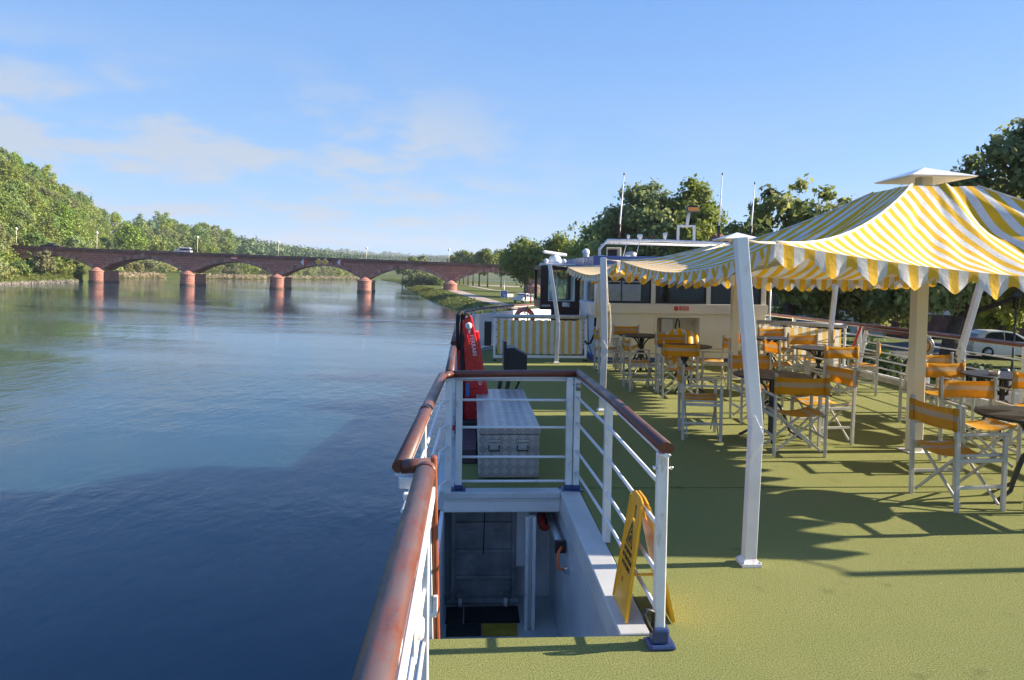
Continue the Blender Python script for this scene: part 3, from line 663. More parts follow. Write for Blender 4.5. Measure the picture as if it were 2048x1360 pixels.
for k in range(-1, 6):
    x0 = k*SP; hw = SP/2-PW*.55; xm = x0+SP/2; NS = 28; mb = MB(); rg = MB()
    us = [-1+2*i/NS for i in range(NS+1)]
    for yy in (0, DEP):
        vs_ = []
        for u in us: vs_ += [(xm+u*hw, yy, arch_z(u)), (xm+u*hw, yy, zx)]
        mb.add(vs_, [(2*i, 2*i+2, 2*i+3, 2*i+1) for i in range(NS)])
        for sx in (-1, 1): a, b = sorted((xm+sx*hw, xm+sx*SP/2)); mb.add([(a, yy, z0-.2), (b, yy, z0-.2), (b, yy, zx), (a, yy, zx)], [(0, 1, 2, 3)])
    mb.add([(xm+u*hw, yy, arch_z(u)) for yy in (0, DEP) for u in us], [(i, i+1, NS+2+i, NS+1+i) for i in range(NS)], True)
    o = mb.build('arch', M['brick'], br, raw=True, fixn=False)
    for yy, dy in ((-.14, .14), (DEP, .14)):
        vs_ = []
        for i, u in enumerate(us):
            u2 = Vector((1, (arch_z(min(1, u+.02))-arch_z(max(-1, u-.02)))/(hw*(min(1, u+.02)-max(-1, u-.02))))); nn = Vector((-u2.y, 1)).normalized()
            th = 1.05
            a = (xm+u*hw, arch_z(u)-.03); b = (a[0]+nn.x*th, min(a[1]+nn.y*th, zx-.02)); b = (min(max(b[0], x0), x0+SP), b[1])
            vs_ += [(a[0], yy, a[1]), (b[0], yy, b[1]), (a[0], yy+dy, a[1]), (b[0], yy+dy, b[1])]
        n = len(us); rg.add(vs_, [(4*i, 4*i+4, 4*i+5, 4*i+1) for i in range(n-1)]+[(4*i+2, 4*i+3, 4*i+7, 4*i+6) for i in range(n-1)]+[(4*i+1, 4*i+5, 4*i+7, 4*i+3) for i in range(n-1)]+[(4*i, 4*i+2, 4*i+6, 4*i+4) for i in range(n-1)])
    rr = rg.build('arch_ring', M['ring'], br, raw=True)
    kb = MB(); kb.box((xm, -.2, (zc+zx)/2+.05), (1.0, .5, zx-zc+.1)); kb.build('keystone', M['ring'], br, raw=True, bevel=.08)
for k in range(-1, 7):
    pb = MB(); xx = k*SP; outl = []
    for a in range(-90, 91, 15): outl.append((math.sin(R_(a))*PW, -math.cos(R_(a))*PW*.9))
    outl = [(xx+a, b) for a, b in outl]+[(xx+PW, DEP), (xx-PW, DEP)]
    pb.prism(outl, -3, z0-.55, lambda u, v, w: (u, v, w)); pb.prism([(xx+(a-xx)*1.07, b*1.05 if b < 0 else b+.1) for a, b in outl], -3, .35, lambda u, v, w: (u, v, w))
    pb.prism([(xx+(a-xx)*1.08, b*1.06 if b < 0 else b+.1) for a, b in outl], z0-.75, z0-.45, lambda u, v, w: (u, v, w))
    pier = pb.build('pier', M['pier'], br, raw=True)
    cb = MB(); m = 13; ring = [(a, b) for a, b in outl[:m]]
    cb.add([(a, b, z0-.45) for a, b in ring]+[(xx, -.02, z0+.95)], [(i, i+1, m) for i in range(m-1)]+[tuple(range(m-1, -1, -1))]); cb.build('cutwater_cap', M['pier'], pier, raw=True)
cb = MB(); X0, X1 = -SP-14, SP*6+30
cb.b2(X0, X1, -.35, DEP+.35, zx-.02, zx+.28); cb.b2(X0, X1, -.5, DEP+.5, zx+.28, zx+.48); cb.b2(X0, X1, -.4, -.05, zx+.48, HB); cb.b2(X0, X1, DEP+.05, DEP+.4, zx+.48, HB)
cb.b2(X0, -SP, 0, DEP, -3, zx-.02); cb.b2(SP*6, X1, 0, DEP, -3, zx-.02); cb.build('parapet', M['cornice'], br, raw=True)
rb = MB(); rb.b2(X0, X1, -.05, DEP+.05, HB-.65, HB-.6); rb.build('roadway', M['asphalt'], br, raw=True)
fb = MB(); x = X0
while x < X1:
    fb.b2(x-.03, x+.03, -.26, -.2, HB, HB+1.0); x += .9
for z in (.35, .68, .98): fb.b2(X0, X1, -.25, -.22, HB+z-.02, HB+z+.02)
fb.build('railing', M['iron'], br, raw=True)
def bpt(px, Y=None, off=0):      # point on the bridge line at a photo column
    d = ray(px, 540); t = (P1.xy-Vector((0, 0))); n2 = ny.xy
    k = (t.dot(n2)+off)/d.xy.dot(n2); return Vector((d.x*k, d.y*k, 0))
for k, (px, top) in enumerate(((32, 455), (193, 463), (394, 472), (556, 482), (732, 494), (897, 497))):
    p = bpt(px, off=.9); zt = VW(px, top, p.y).z; zb = WZ+HB-.6
    la = thing('street_lamp', ('white lamp post over the left end of the bridge', 'white lamp post on the bridge right of the dark pickup', 'white lamp post on the bridge just right of the white van', 'white lamp post on the bridge between van and yellow diamond signs', 'white lamp post on the bridge right of the yellow diamond signs', 'white lamp post at the right end of the bridge before the trees')[k], 'lamp post', (p.x, p.y, zb), 0, ship=False)
    a = MB(); a.tube([(0, 0, 0), (0, 0, zt-zb-.6)], [.09, .06], 6); a.build('post', M['cream'], la, raw=True)
    a = MB(); a.lathe([(.05, zt-zb-.62), (.38, zt-zb-.55), (.26, zt-zb-.1), (.05, zt-zb+.05)], n=8); a.build('lantern', M['white'], la, raw=True)
def plate(name, label, px, py, w, h, diamond, parts):
    p = bpt(px, off=-.62); z = VW(px, py, p.y).z; t = thing(name, label, 'sign', (p.x, p.y, z), brz, ship=False)
    for nm, mat, pts_, off in parts:
        a = MB(); a.prism(pts_, off, off+.05); a.build(nm, M[mat], t, raw=True)
dm = lambda s: [(-s, 0), (0, -s), (s, 0), (0, s)]
for px, nm in ((636.5, 'left'), (649.5, 'right')):
    plate('navigation_sign', 'yellow diamond sign on the bridge arch, the %s of the pair' % nm, px, 523.5, 0, 0, True, [('border', 'white', dm(.98), 0), ('panel', 'yellow_sign', dm(.86), -.06)])
for px, nm in ((607, 'left of'), (680, 'right of')):
    s = .95; plate('navigation_sign', 'white and red diamond sign on the bridge %s the yellow pair' % nm, px, 524.5, 0, 0, True, [('white_half', 'white', [(-s, 0), (0, -s), (0, s)], -.0), ('red_half', 'red_plain', [(.0, -s), (s, 0), (0, s)], -.0)])
plate('navigation_sign', 'red board with a white bar above the second full arch', 467, 516.5, 0, 0, False, [('board', 'red_plain', [(-.85, -.55), (.85, -.55), (.85, .55), (-.85, .55)], 0), ('bar', 'white', [(-.75, -.14), (.75, -.14), (.75, .14), (-.75, .14)], -.06)])
# ================================================================ vehicles
def vehicle(name, label, cat, loc, rz, L, W, prof, glass, wheels, wr, paint, sc=1, extra=None):
    t = thing(name, label, cat, loc, rz, ship=False); cxm = L/2
    lower = MB(); n = len(prof)
    # cross-sections narrow towards the roof (tumblehome)
    zs = [p[1] for p in prof]; zb = .62*max(zs)
    def half(z): return W/2*(1-.17*max(0, (z-zb)/(max(zs)-zb)))
    vs_ = [(x-cxm, -half(z), z) for x, z in prof]+[(x-cxm, half(z), z) for x, z in prof]
    lower.add(vs_, [tuple(range(n)), tuple(reversed(range(n, 2*n)))]+[(k, n+k, n+(k+1) % n, (k+1) % n) for k in range(n)])
    body = lower.build('body', M[paint], t, raw=True, bevel=.05)
    for gl in glass:
        a = MB(); kind, pts_ = gl
        if kind == 'side':
            for s in (-1, 1):
                a = MB(); a.add([(x-cxm, s*(half(z)+.006), z) for x, z in pts_], [tuple(range(len(pts_)))])
                a.build('side_window', M['dark_glass'], t, raw=True)
        else:
            (xa, za), (xb, zb2) = pts_; d = Vector((zb2-za, 0, -(xb-xa))).normalized()*.008
            if d.z < 0: d = -d
            m_ = .09
            q = [Vector((xa-cxm, -half(za)+m_, za)), Vector((xa-cxm, half(za)-m_, za)), Vector((xb-cxm, half(zb2)-m_, zb2)), Vector((xb-cxm, -half(zb2)+m_, zb2))]
            a.add([v+d*2 for v in q], [(0, 1, 2, 3)]); a.build(kind, M['dark_glass'], t, raw=True)
    RM = Matrix.Rotation(R_(90), 4, 'X')
    for x in wheels:
        for s in (-1, 1):
            a = MB(); a.lathe([(wr*.55, -.1), (wr*.94, -.1), (wr, -.06), (wr, .06), (wr*.94, .1), (wr*.55, .1)], (x-cxm, s*(W/2-.08), wr), 20, RM); w_ = a.build('wheel', M['rubber'], t, raw=True)
            b = MB(); b.lathe([(.03, -.105), (wr*.6, -.1), (wr*.62, .1), (.03, .105)], (x-cxm, s*(W/2-.07), wr), 14, RM); b.build('rim', M['steel'], w_, raw=True)
    for s in (-1, 1):
        a = MB(); a.box((L/2-.10, s*(W/2-.3), .66*max(zs)*.66), (.16, .36, .14)); a.build('headlight', M['glass'] if False else M['chrome'], t, raw=True, bevel=.03)
        a = MB(); a.box((-L/2+.05, s*(W/2-.16), .6*max(zs)), (.1, .18, .2)); a.build('taillight', M['red_plain'], t, raw=True, bevel=.03)
    if extra: extra(t, cxm)
    return t
hatch = [(0.05, .3), (.0, .62), (.08, .9), (.35, 1.28), (.75, 1.46), (1.6, 1.5), (2.15, 1.44), (3.0, .98), (3.85, .82), (4.05, .6), (4.05, .3), (3.6, .22), (.4, .22)]
def mirrors(t, c):
    for s in (-1, 1):
        a = MB(); a.box((2.75-c, s*.95, .98), (.12, .2, .14)); a.build('wing_mirror', M['car_white'], t, raw=True, bevel=.03)
    a = MB(); a.box((4.06-c, 0, .42), (.06, 1.2, .16)); a.build('grille', M['black'], t, raw=True, bevel=.02)
pc = VW(2012, 660, 38)
vehicle('parked_car', 'silver white hatchback parked on the quay under the right hand tree', 'car', (pc.x, 38, GZ+.06), R_(-12), 4.05, 1.72, hatch,
    [('side', [(.55, .95), (.72, 1.3), (1.0, 1.4), (1.55, 1.42), (1.55, .96)]), ('side', [(1.62, .96), (1.62, 1.42), (2.1, 1.38), (2.65, 1.0), (2.6, .97)]), ('windscreen', [(2.2, 1.42), (2.95, 1.0)]), ('rear_window', [(.12, .95), (.36, 1.27)])], (.78, 3.25), .31, 'car_white', extra=mirrors)
vanp = [(0.03, .3), (0, 1.0), (.15, 1.82), (.4, 1.93), (3.0, 1.93), (3.75, 1.2), (4.55, 1.02), (4.75, .75), (4.75, .3), (4.2, .22), (.5, .22)]
p = bpt(365, off=5.2); zb = WZ+HB-.6
vehicle('white_van', 'white passenger van driving left across the bridge', 'van', (p.x, p.y, zb), brz+math.pi, 4.75, 1.9, vanp,
    [('side', [(.35, 1.15), (.4, 1.7), (2.9, 1.7), (3.5, 1.18)]), ('windscreen', [(3.05, 1.88), (3.7, 1.24)]), ('rear_window', [(.03, 1.1), (.14, 1.75)])], (.9, 3.8), .34, 'car_white')
pick = [(0.0, .45), (0, 1.0), (1.7, 1.02), (1.75, 1.62), (2.0, 1.7), (3.0, 1.7), (3.6, 1.08), (4.9, .95), (5.0, .7), (5.0, .42), (4.4, .35), (.5, .35)]
p = bpt(104, off=5.0)
vehicle('dark_pickup', 'dark pickup truck near the left end of the bridge', 'pickup truck', (p.x, p.y, zb), brz+math.pi, 5.0, 1.85, pick,
    [('side', [(1.9, 1.1), (1.95, 1.58), (2.95, 1.58), (3.35, 1.12)]), ('windscreen', [(3.05, 1.66), (3.55, 1.14)])], (.95, 4.0), .38, 'car_dark')
def gpt(px, py, z): q = GW(px, py, z); return (q.x, q.y, z)
pk = GW(1046, 605.5, -2.8); pp = gpt(1046, 605.5, -2.8)
def bed(t, c):
    a = MB(); a.b2(-c+.05, -c+1.6, -.8, .8, .75, 1.03); a.build('cargo_bed', M['black'], t, raw=True)
    a = MB(); a.b2(-c-.06, -c, -.9, .9, .45, 1.0); a.build('tailgate', M['white_old'], t, raw=True, bevel=.02)
vehicle('service_pickup', 'small grey pickup with a dark open bed on the promenade beside two people', 'pickup truck', pp, R_(62), 5.0, 1.85, pick,
    [('side', [(1.9, 1.1), (1.95, 1.58), (2.95, 1.58), (3.35, 1.12)]), ('windscreen', [(3.05, 1.66), (3.55, 1.14)]), ('rear_window', [(1.735, 1.15), (1.755, 1.58)])], (.95, 4.0), .38, 'car_white', extra=bed)
# ---- two people beside the pickup: one skinned body each
def person(label, loc, rz, shirt, trousers, arm=0.0):
    t = thing('person', label, 'person', loc, rz, ship=False)
    J = [(0, 0, .95, .13), (0, .0, 1.12, .125), (0, -.01, 1.32, .15), (0, 0, 1.46, .07), (0, .01, 1.54, .06), (0, .015, 1.63, .095), (0, .01, 1.72, .085)]
    E = [(i, i+1) for i in range(6)]
    for s in (-1, 1):
        b = len(J); J += [(s*.10, 0, .88, .09), (s*.12, .03+.03*s, .48, .062), (s*.13, -.02+.06*s, .09, .045), (s*.14, .12+.06*s, .04, .04)]; E += [(0, b), (b, b+1), (b+1, b+2), (b+2, b+3)]
        b = len(J); J += [(s*.19, 0, 1.40, .058), (s*.25, -.03, 1.14, .045), (s*.24, .10+arm*.12, .92+arm*.15, .034), (s*.235, .14+arm*.16, .84+arm*.17, .03)]; E += [(2, b), (b, b+1), (b+1, b+2), (b+2, b+3)]
    me = bpy.data.meshes.new('body'); me.from_pydata([j[:3] for j in J], E, []); o = bpy.data.objects.new('body', me); COL.objects.link(o); o.parent = t
    sk = o.modifiers.new('skin', 'SKIN'); sk.use_smooth_shade = True
    for i, j in enumerate(J): me.skin_vertices[0].data[i].radius = (j[3], j[3]*.85)
    me.skin_vertices[0].data[0].use_root = True
    sb = o.modifiers.new('sub', 'SUBSURF'); sb.levels = 1; sb.render_levels = 1
    nt = NT('clothed body '+shirt); s = nt.n('ShaderNodeSeparateXYZ'); nt.l(nt.coord(), s.inputs[0]); z = s.outputs[2]
    cols = {k: tuple(v) for k, v in dict(shirt_red=(.42, .02, .04), shirt_blue=(.03, .06, .22), denim=(.22, .22, .24), trouser_red=(.6, .08, .05)).items()}
    c = nt.mix(nt.math('GREATER_THAN', z, .97), cols[trousers], cols[shirt]); c = nt.mix(nt.math('GREATER_THAN', z, 1.47), c, (.5, .3, .22)); c = nt.mix(nt.math('LESS_THAN', z, .07), c, (.03, .03, .03)); nt.set(c, .85); me.materials.append(nt.m)
    h = MB(); h.lathe([(.02, -.02), (.09, .0), (.105, .05), (.09, .1), (.03, .13)], (0, -.012, 1.66), 10); h.build('hair', M['hair'], t, raw=True)
    return t
q = gpt(1050.5, 607.3, -2.8); person('person in a red top and grey trousers behind the pickup', q, R_(20), 'shirt_red', 'denim', .6)
q = gpt(1061, 607, -2.8); person('person in a dark blue top and red trousers right of the pickup', q, R_(-150), 'shirt_blue', 'trouser_red', .3)
# ---- blue river sign, lounger bench
q = gpt(1007, 612.5, -2.8); t = thing('river_sign', 'square blue sign with white number 78 on a post by the promenade', 'sign', q, 0, ship=False)
a = MB(); a.tube([(0, 0, 0), (0, 0, 4.1)], .045, 6); a.build('post', M['steel'], t, raw=True)
zc_ = VW(1007, 588, q[1]).z-q[2]; a = MB(); a.box((0, -.08, zc_), (1.02, .04, 1.02)); a.build('border', M['white'], t, raw=True, bevel=.01)
a = MB(); a.box((0, -.105, zc_), (.92, .02, .92)); a.build('panel', M['sign_blue'], t, raw=True)
for tx, sz, dz in (('78', .56, -.36), ('ED W', .24, .16)):
    text_mesh(tx, sz, lambda u, v, w, dz=dz: (u, -.12-w, zc_+dz+v), .004).build('lettering', M['white_print'], t, raw=True)
q = gpt(1022, 599, -2.8); t = thing('park_lounger', 'grey slatted lounger bench on the grass left of the pickup', 'bench', q, R_(30), ship=False)
a = MB(); a.box((0, 0, .42), (1.9, .7, .06)); a.build('seat', M['dark_alu'], t, raw=True)
a = MB(); a.bar((-.95, .3, .42), (-.95, .75, 1.1), .06); a.bar((.95, .3, .42), (.95, .75, 1.1), .06); a.box((0, .55, .8), (1.9, .06, .75), M=Matrix.Rotation(R_(-33), 4, 'X')); a.build('backrest', M['dark_alu'], t, raw=True)
for sx in (-1, 1):
    a = MB(); a.bar((sx*.85, -.25, 0), (sx*.85, -.2, .42), .06); a.bar((sx*.85, .3, 0), (sx*.85, .25, .42), .06); a.build('leg', M['steel'], t, raw=True)

# ================================================================ right bank trees
def at(px, D_, z): q = VW(px, 560, D_); return (q.x, D_, z)
def base(px, py, z): q = GW(px, py, z); return (q.x, q.y, z)
q = at(1052, 163, -2.85)
tree('chestnut_tree', 'broad chestnut with a bare pale trunk left of the wheelhouse', q, 13.6, 13.6, 2.6, 12000, .31, 101, 56, r=.42, leaf='leaf', tr='pale_trunk')
q = at(1137, 160, -2.85)
tree('chestnut_tree', 'dense chestnut standing directly behind the wheelhouse windows', q, 16.2, 15.5, 2.0, 14000, .31, 102, 60, r=.42, extra=[((0, 0, 16), 1.0), ((1.1, 0, 17), .7), ((3, 0, 15.4), 1.0)])
def at(px, D_, z): q = VW(px, 560, D_); return (q.x, D_, z)
tree('lime_tree', 'huge dense tree with twin crown, left crown, behind the mast', at(1284, 95, -2.8), 19.0, 15.5, .5, 30000, .30, 103, 100, pr=1.7, r=.5)
tree('lime_tree', 'huge dense tree with twin crown, right crown, behind the floodlight', at(1377, 93, -2.8), 18.3, 11.5, .5, 22000, .30, 104, 80, pr=1.5, r=.45)
tree('lime_tree', 'dark lower tree filling the gap left of the big twin crowned tree', at(1205, 120, -2.8), 15.5, 14, 1, 7000, .36, 105, 50, r=.4)
# avenue beyond the bridge
for k, (px, py, top) in enumerate(((1002, 574, 497), (975, 574.8, 492), (958, 572.5, 498), (946, 571.2, 500), (936, 570, 501), (927, 569, 497), (919, 568, 500), (912, 567, 504), (906, 566, 508))):
    q = base(px, py, -2.85); zt = VW(px, top, q[1]).z
    nm = ('large avenue tree nearest the bridge end, partly hidden by the chestnut', 'round topped avenue tree rising above the right end of the bridge')[k] if k < 2 else ('smaller dark avenue tree rising above the bridge beside the lamp' if k == 5 else 'tree in the receding avenue seen under the last bridge arch')
    tree('avenue_tree', nm, q, zt-q[2], 13 if k < 2 else 10, 4.2, 3200 if k < 2 else 1700, .5, 110+k, 34, r=.3, group='avenue trees beyond the bridge')
bush('bank_willow', 'large round pale willow on the right bank seen through the arch', (lambda q: (q.x, q.y, WZ+.4))(GW(838, 576, WZ)), 10.5, 15, 5200, .36, 130, npf=34, cat='bush')
bush('bank_willow', 'dark bush behind the round willow on the right bank', (lambda q: (q.x, q.y, WZ+.4))(GW(866, 577, WZ)), 7, 9, 2200, .36, 131, leaf='leaf', npf=20, cat='bush')
for k, (px, top) in enumerate(((820, 508), (841, 505), (805, 514))):
    q = GW(px, 569, WZ); zt = VW(px, top, q.y).z
    tree('bank_poplar', ('left tree of the pair rising behind the bridge', 'right tree of the pair rising behind the bridge', 'lowest tree behind the bridge left of the pair')[k], (q.x, q.y, WZ+1), zt-WZ-1, 9, 2, 1500, .5, 135+k, 26, r=.25)
# tall grass along the right bank
g = np.random.default_rng(41); fp = []
for i in range(len(RBf)-1):
    a, b = RBf[i], RBf[i+1]
    if a.y < 60 or a.y > 480: continue
    for _ in range(int((b-a).length*3.2)):
        p = a.lerp(b, g.random())+offs(RBf, i)*g.uniform(.2, 5.2); d = (p-a).dot(offs(RBf, i)); fp.append(((p.x, p.y, WZ+.1+min(1.2, d*.27)), g.uniform(.35, .85)))
fo = bpy.data.objects.new('tall_bank_grass', leaf_mesh('tall_bank_grass', fp, 26000, .26, 42, [M['grass_blade']], asp=.22)); COL.objects.link(fo); tag(fo, kind='stuff')
# quay trees behind the canopy
tree('walnut_tree', 'walnut with a thin open top rising between the two canopy caps', at(1582, 42, GZ), 9.2, 10.5, .9, 15000, .20, 151, 46, pr=1.0, r=.34, leaf='leaf_near', hollow=.55, extra=[((-1.6, 0, 9.0), .7), ((.3, 0, 9.6), .6), ((1.9, 0, 9.1), .7), ((3.0, 0, 8.4), .7)])
tree('walnut_tree', 'forked walnut behind the cream centre pole with drooping leaves', at(1902, 34, GZ), 9.6, 13.5, .8, 24000, .17, 152, 62, pr=1.0, r=.36, leaf='leaf_near', hollow=.45, fork=.26, lean=(.5, 0))
tree('walnut_tree', 'tallest walnut at the right edge rising above the canopy', at(2090, 33, GZ), 12.6, 12.5, 1.2, 22000, .17, 153, 60, pr=1.0, r=.36, leaf='leaf_near', hollow=.5, extra=[((-3.4, 0, 9.0), .8), ((-2.7, 0, 10.2), .8), ((-1.3, 0, 11.2), .7)])
tree('walnut_tree', 'low leafy walnut between the blue gate and the cream pole', at(1735, 40, GZ), 8.6, 11, .7, 18000, .19, 154, 52, pr=1.1, r=.26, leaf='leaf_near', hollow=.4)
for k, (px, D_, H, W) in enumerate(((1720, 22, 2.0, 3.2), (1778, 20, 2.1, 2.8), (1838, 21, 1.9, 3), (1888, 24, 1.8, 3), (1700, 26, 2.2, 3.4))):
    q = at(px, D_, GZ); bush('quay_shrub', ('dark shrub behind the railing right of the striped screen', 'dark shrub behind the folded railing gate', 'dark shrub behind the gate beside the cream pole', 'dark shrub behind the amber searchlight', 'leafy shrub beyond the right striped screen')[k], q, H, W, 3000, .10, 160+k, 'leaf_shaded', 16)
tree('walnut_tree', 'small walnut in front of the house wall at the right, over the hatchback', at(2010, 45, GZ), 7.5, 9, .6, 12000, .2, 155, 44, pr=1.0, r=.25, leaf='leaf_near', hollow=.4)
# ================================================================ houses on the quay
def house(name, label, x0, x1, y0, y1, zt, ridge, wall, openings, plinth=None, chim=()):
    t = thing(name, label, 'house', (x0, y0, GZ), 0, ship=False)
    w = MB(); w.b2(x0, x1, y0, y1, GZ-.5, zt); w.build('wall', M[wall], t)
    r = MB(); ym = (y0+y1)/2; r.add([(x0-.3, y0-.5, zt), (x1+.3, y0-.5, zt), (x1+.3, ym, ridge), (x0-.3, ym, ridge), (x0-.3, y1+.5, zt), (x1+.3, y1+.5, zt)], [(0, 1, 2, 3), (3, 2, 5, 4), (0, 3, 4), (1, 5, 2), (0, 4, 5, 1)]); r.build('roof', M['roof_tile'], t)
    for kind, a, b, z0_, z1_, mat in openings:
        f = MB(); f.b2(a-.12, b+.12, y0-.05, y0-.002, z0_-(.12 if kind == 'window' else 0), z1_+.12); fo_ = f.build(kind, M['white_old'] if kind == 'window' else M['red_wall'], t)
        q_ = MB(); q_.b2(a, b, y0-.075, y0-.052, z0_, z1_); q_.build('pane' if kind == 'window' else 'leaf_panel', M[mat], fo_)
        if kind == 'window':
            for s in (a-.55, b+.05):
                sh = MB(); sh.b2(s, s+.5, y0-.09, y0-.055, z0_, z1_); sh.build('shutter', M['door_green'], fo_)
    if plinth:
        p_ = MB(); p_.b2(x0-.05, x1+.05, y0-.12, y0-.003, GZ-.3, plinth); p_.build('plinth', M['red_wall'], t)
hx = lambda px, Y: VW(px, 600, Y).x
house('white_house', 'white house with blue and green gates behind the right striped screen', hx(1470, 57), hx(1745, 57), 57, 67, 4.0, 6.2, 'plaster',
    [('gate', hx(1594, 57), hx(1622, 57), GZ, 1.15, 'door_blue'), ('gate', hx(1629, 57), hx(1653, 57), GZ, 1.1, 'door_green'), ('door', hx(1664, 57), hx(1676, 57), GZ, .8, 'black'), ('window', hx(1545, 57), hx(1558, 57), .2, 1.7, 'dark_glass')])
house('pale_house', 'pale house on a dark red stone plinth behind the walnut trees', hx(1772, 55), hx(2200, 55), 55, 66, 4.4, 6.6, 'pink_plaster',
    [('window', hx(1806, 55), hx(1824, 55), 1.6, 3.3, 'dark_glass'), ('window', hx(1876, 55), hx(1894, 55), 1.6, 3.3, 'dark_glass'), ('window', hx(1985, 55), hx(2003, 55), 1.6, 3.3, 'dark_glass'), ('window', hx(2060, 55), hx(2080, 55), 1.6, 3.3, 'dark_glass')], plinth=.05)
q = at(2036, 30, GZ); t = thing('quay_lamp', 'dark street lamp with square lantern at the right edge', 'lamp post', q, 0, ship=False)
a = MB(); a.tube([(0, 0, 0), (0, 0, .5), (0, 0, 2.9)], [.09, .05, .04], 8); a.build('post', M['iron'], t, raw=True)
a = MB(); a.lathe([(.06, 2.9), (.13, 2.95), (.2, 3.45), (.22, 3.47)], n=4); a.build('lantern', M['glass'], t, raw=True)
a = MB(); a.lathe([(.25, 3.47), (.12, 3.65), (.02, 3.75)], n=4); a.build('hood', M['iron'], t, raw=True)
q = at(2022, 24, GZ); t = thing('bollard', 'short grey bollard on the quay in front of the hatchback', 'bollard', q, 0, ship=False)
a = MB(); a.lathe([(.16, 0), (.15, .8), (.17, .84), (.12, .95)], n=12); a.build('post', M['iron'], t, raw=True)
a = MB(); a.lathe([(.175, .6), (.175, .66)], n=12); a.build('band', M['white'], t, raw=True)
# ================================================================ THE SHIP (deck frame: z = 0 deck, +Y to the bow)
XL, XR = -.20, 7.45
PORT = [(-.27, -8), (-.27, 14.6), (-.17, 16), (.17, 17.5), (.85, 19.0), (2.02, 20.9), (3.6, 22.2)]
STBD = [(3.6, 22.2), (5.2, 21.3), (6.5, 19.2), (7.2, 17), (7.5, 13), (7.5, -8)]
OUT = PORT+STBD[1:]
OUT2 = [(-.27, -8), (-.27, 3.55), (-.27, 5.0)]+OUT[1:]  # port side opened below the gate, added to let skylight into the stairwell
hb = MB(); n = len(OUT2); vs_ = []
for x, y in OUT2:
    k = .965; vs_ += [(x, y, -.17), (3.6+(x-3.6)*.99, y, -2.0), (3.6+(x-3.6)*k, y-.3*(y > 14), -4.6)]
hb.add(vs_, [(3*i+a, 3*i+3+a, 3*i+4+a, 3*i+1+a) for i in range(n-1) for a in (0, 1) if not (i == 1 and a == 0)], True)
hb.add([(-.27, 3.55, -1.25), (-.27, 5.0, -1.25), (-.22, 5.0, -2.0), (-.22, 3.55, -2.0)], [(0, 1, 2, 3)])
bw = [(-.2, 22.0), (.6, 30), (3.4, 41.5), (5.8, 31), (6.9, 20)]  # low forward bow, out of view, added for its shadow on the water
hb.add([v for x, y in bw for v in ((x, y, -1.9), (3.4+(x-3.4)*.93, y-.4, -4.6))], [(2*i, 2*i+2, 2*i+3, 2*i+1) for i in range(4)]); hb.add([(x, y, -2.4) for x, y in bw], [tuple(range(5))])
hull = hb.build('ship_hull', M['white'], loc=(3.6, 5, -4.6)); tag(hull, 'white painted hull side of the river cruise ship', 'ship hull')
d = MB(); d.b2(XL-.07, XR+.05, -8, 3.47, -.17, -.014); d.b2(.935, XR+.05, 3.47, 5.98, -.17, -.014); d.b2(XL-.07, XR+.05, 5.98, 14.6, -.17, -.014)
d.prism([(x+.02*(1 if x < 3 else -1), y) for x, y in [(-.27, 14.6)]+PORT[2:]+STBD[1:4]+[(7.45, 14.6)]], -.17, -.016, lambda u, v, w: (u, v, w))
tag(d.build('deck', M['grey_paint'], ship=True), kind='structure')
c = MB(); c.b2(XL, XR-.1, -8, 3.5, -.013, 0); c.b2(.94, XR-.1, 3.5, 6.0, -.013, 0); c.b2(-.09, XR-.1, 6.03, 14.6, -.013, 0)
c.prism([(-.09, 14.6), (0, 15.9), (.35, 17.2), (.8, 18), (7.0, 18), (7.3, 14.6)], -.013, 0, lambda u, v, w: (u, v, w))
tag(c.build('deck_turf', M['carpet'], ship=True), kind='structure')
# ---- bulwark round the bow
b = MB(); P = resample([Vector((x, y, 0)) for x, y in PORT[1:]+STBD[1:4]], 4); n = len(P); vs_ = []
for i, p in enumerate(P):
    o = offs(P, i)*.06; h = .85*min(1, i/6)
    vs_ += [(p.x, p.y, -.17), (p.x, p.y, h), (p.x+o.x, p.y+o.y, h), (p.x+o.x, p.y+o.y, -.1)]
b.add(vs_, [(4*i+k, 4*i+4+k, 4*i+5+k, 4*i+1+k) for i in range(n-1) for k in (0, 1, 2)])
t = b.build('bow_bulwark', M['white'], loc=(1, 18, 0)); tag(t, 'white curved bulwark plating round the bow below the wooden rail', 'bulwark')
b = MB(); b.tube([(-.13, 14.6, .05), (-.05, 15.9, .06), (.30, 17.2, .07), (.75, 18.05, .07)], .05, 8); t = b.build('turf_edging', M['white'], loc=(.2, 16, 0)); tag(t, 'curved white edging where the turf ends behind the left striped screen', 'edging')
# ---- railings
def wood(pts, r=.036, mat='wood_rail', flat=.82): return MB().tube(pts, r, 14, flat), mat
def railing(name, label, loc, hand, posts, rungs, mat='wood_rail', pw=(.05, .05), cat='railing', feet=True, ztop=.955, rr=.011):
    t = thing(name, label, cat, loc)
    for pts in hand:
        MB().tube(pts, .037, 14, .80).build('handrail', M[mat], t, bevel=0)
        MB().tube([(x, y, z-.035) for x, y, z in pts], .026, 4, .5).build('rail_strip', M['white'], t)
    for p in posts:
        x, y = p[:2]; ft = feet and y != 4.77; zt = p[2] if len(p) > 2 else ztop
        a = MB(); a.b2(x-pw[0]/2, x+pw[0]/2, y-pw[1]/2, y+pw[1]/2, .004, zt); po = a.build('post', M['white_old'], t, bevel=.006)
        if ft: f = MB(); f.b2(x-.06, x+.06, y-.06, y+.06, .001, .012); f.b2(x-.036, x+.036, y-.036, y+.036, .0121, .05); f.build('foot_plate', M['navy'], po, bevel=.004)
    for pts in rungs: MB().tube(pts, rr, 8).build('rung', M['white'], t)
    return t
zr = (.157, .34, .575, .79)
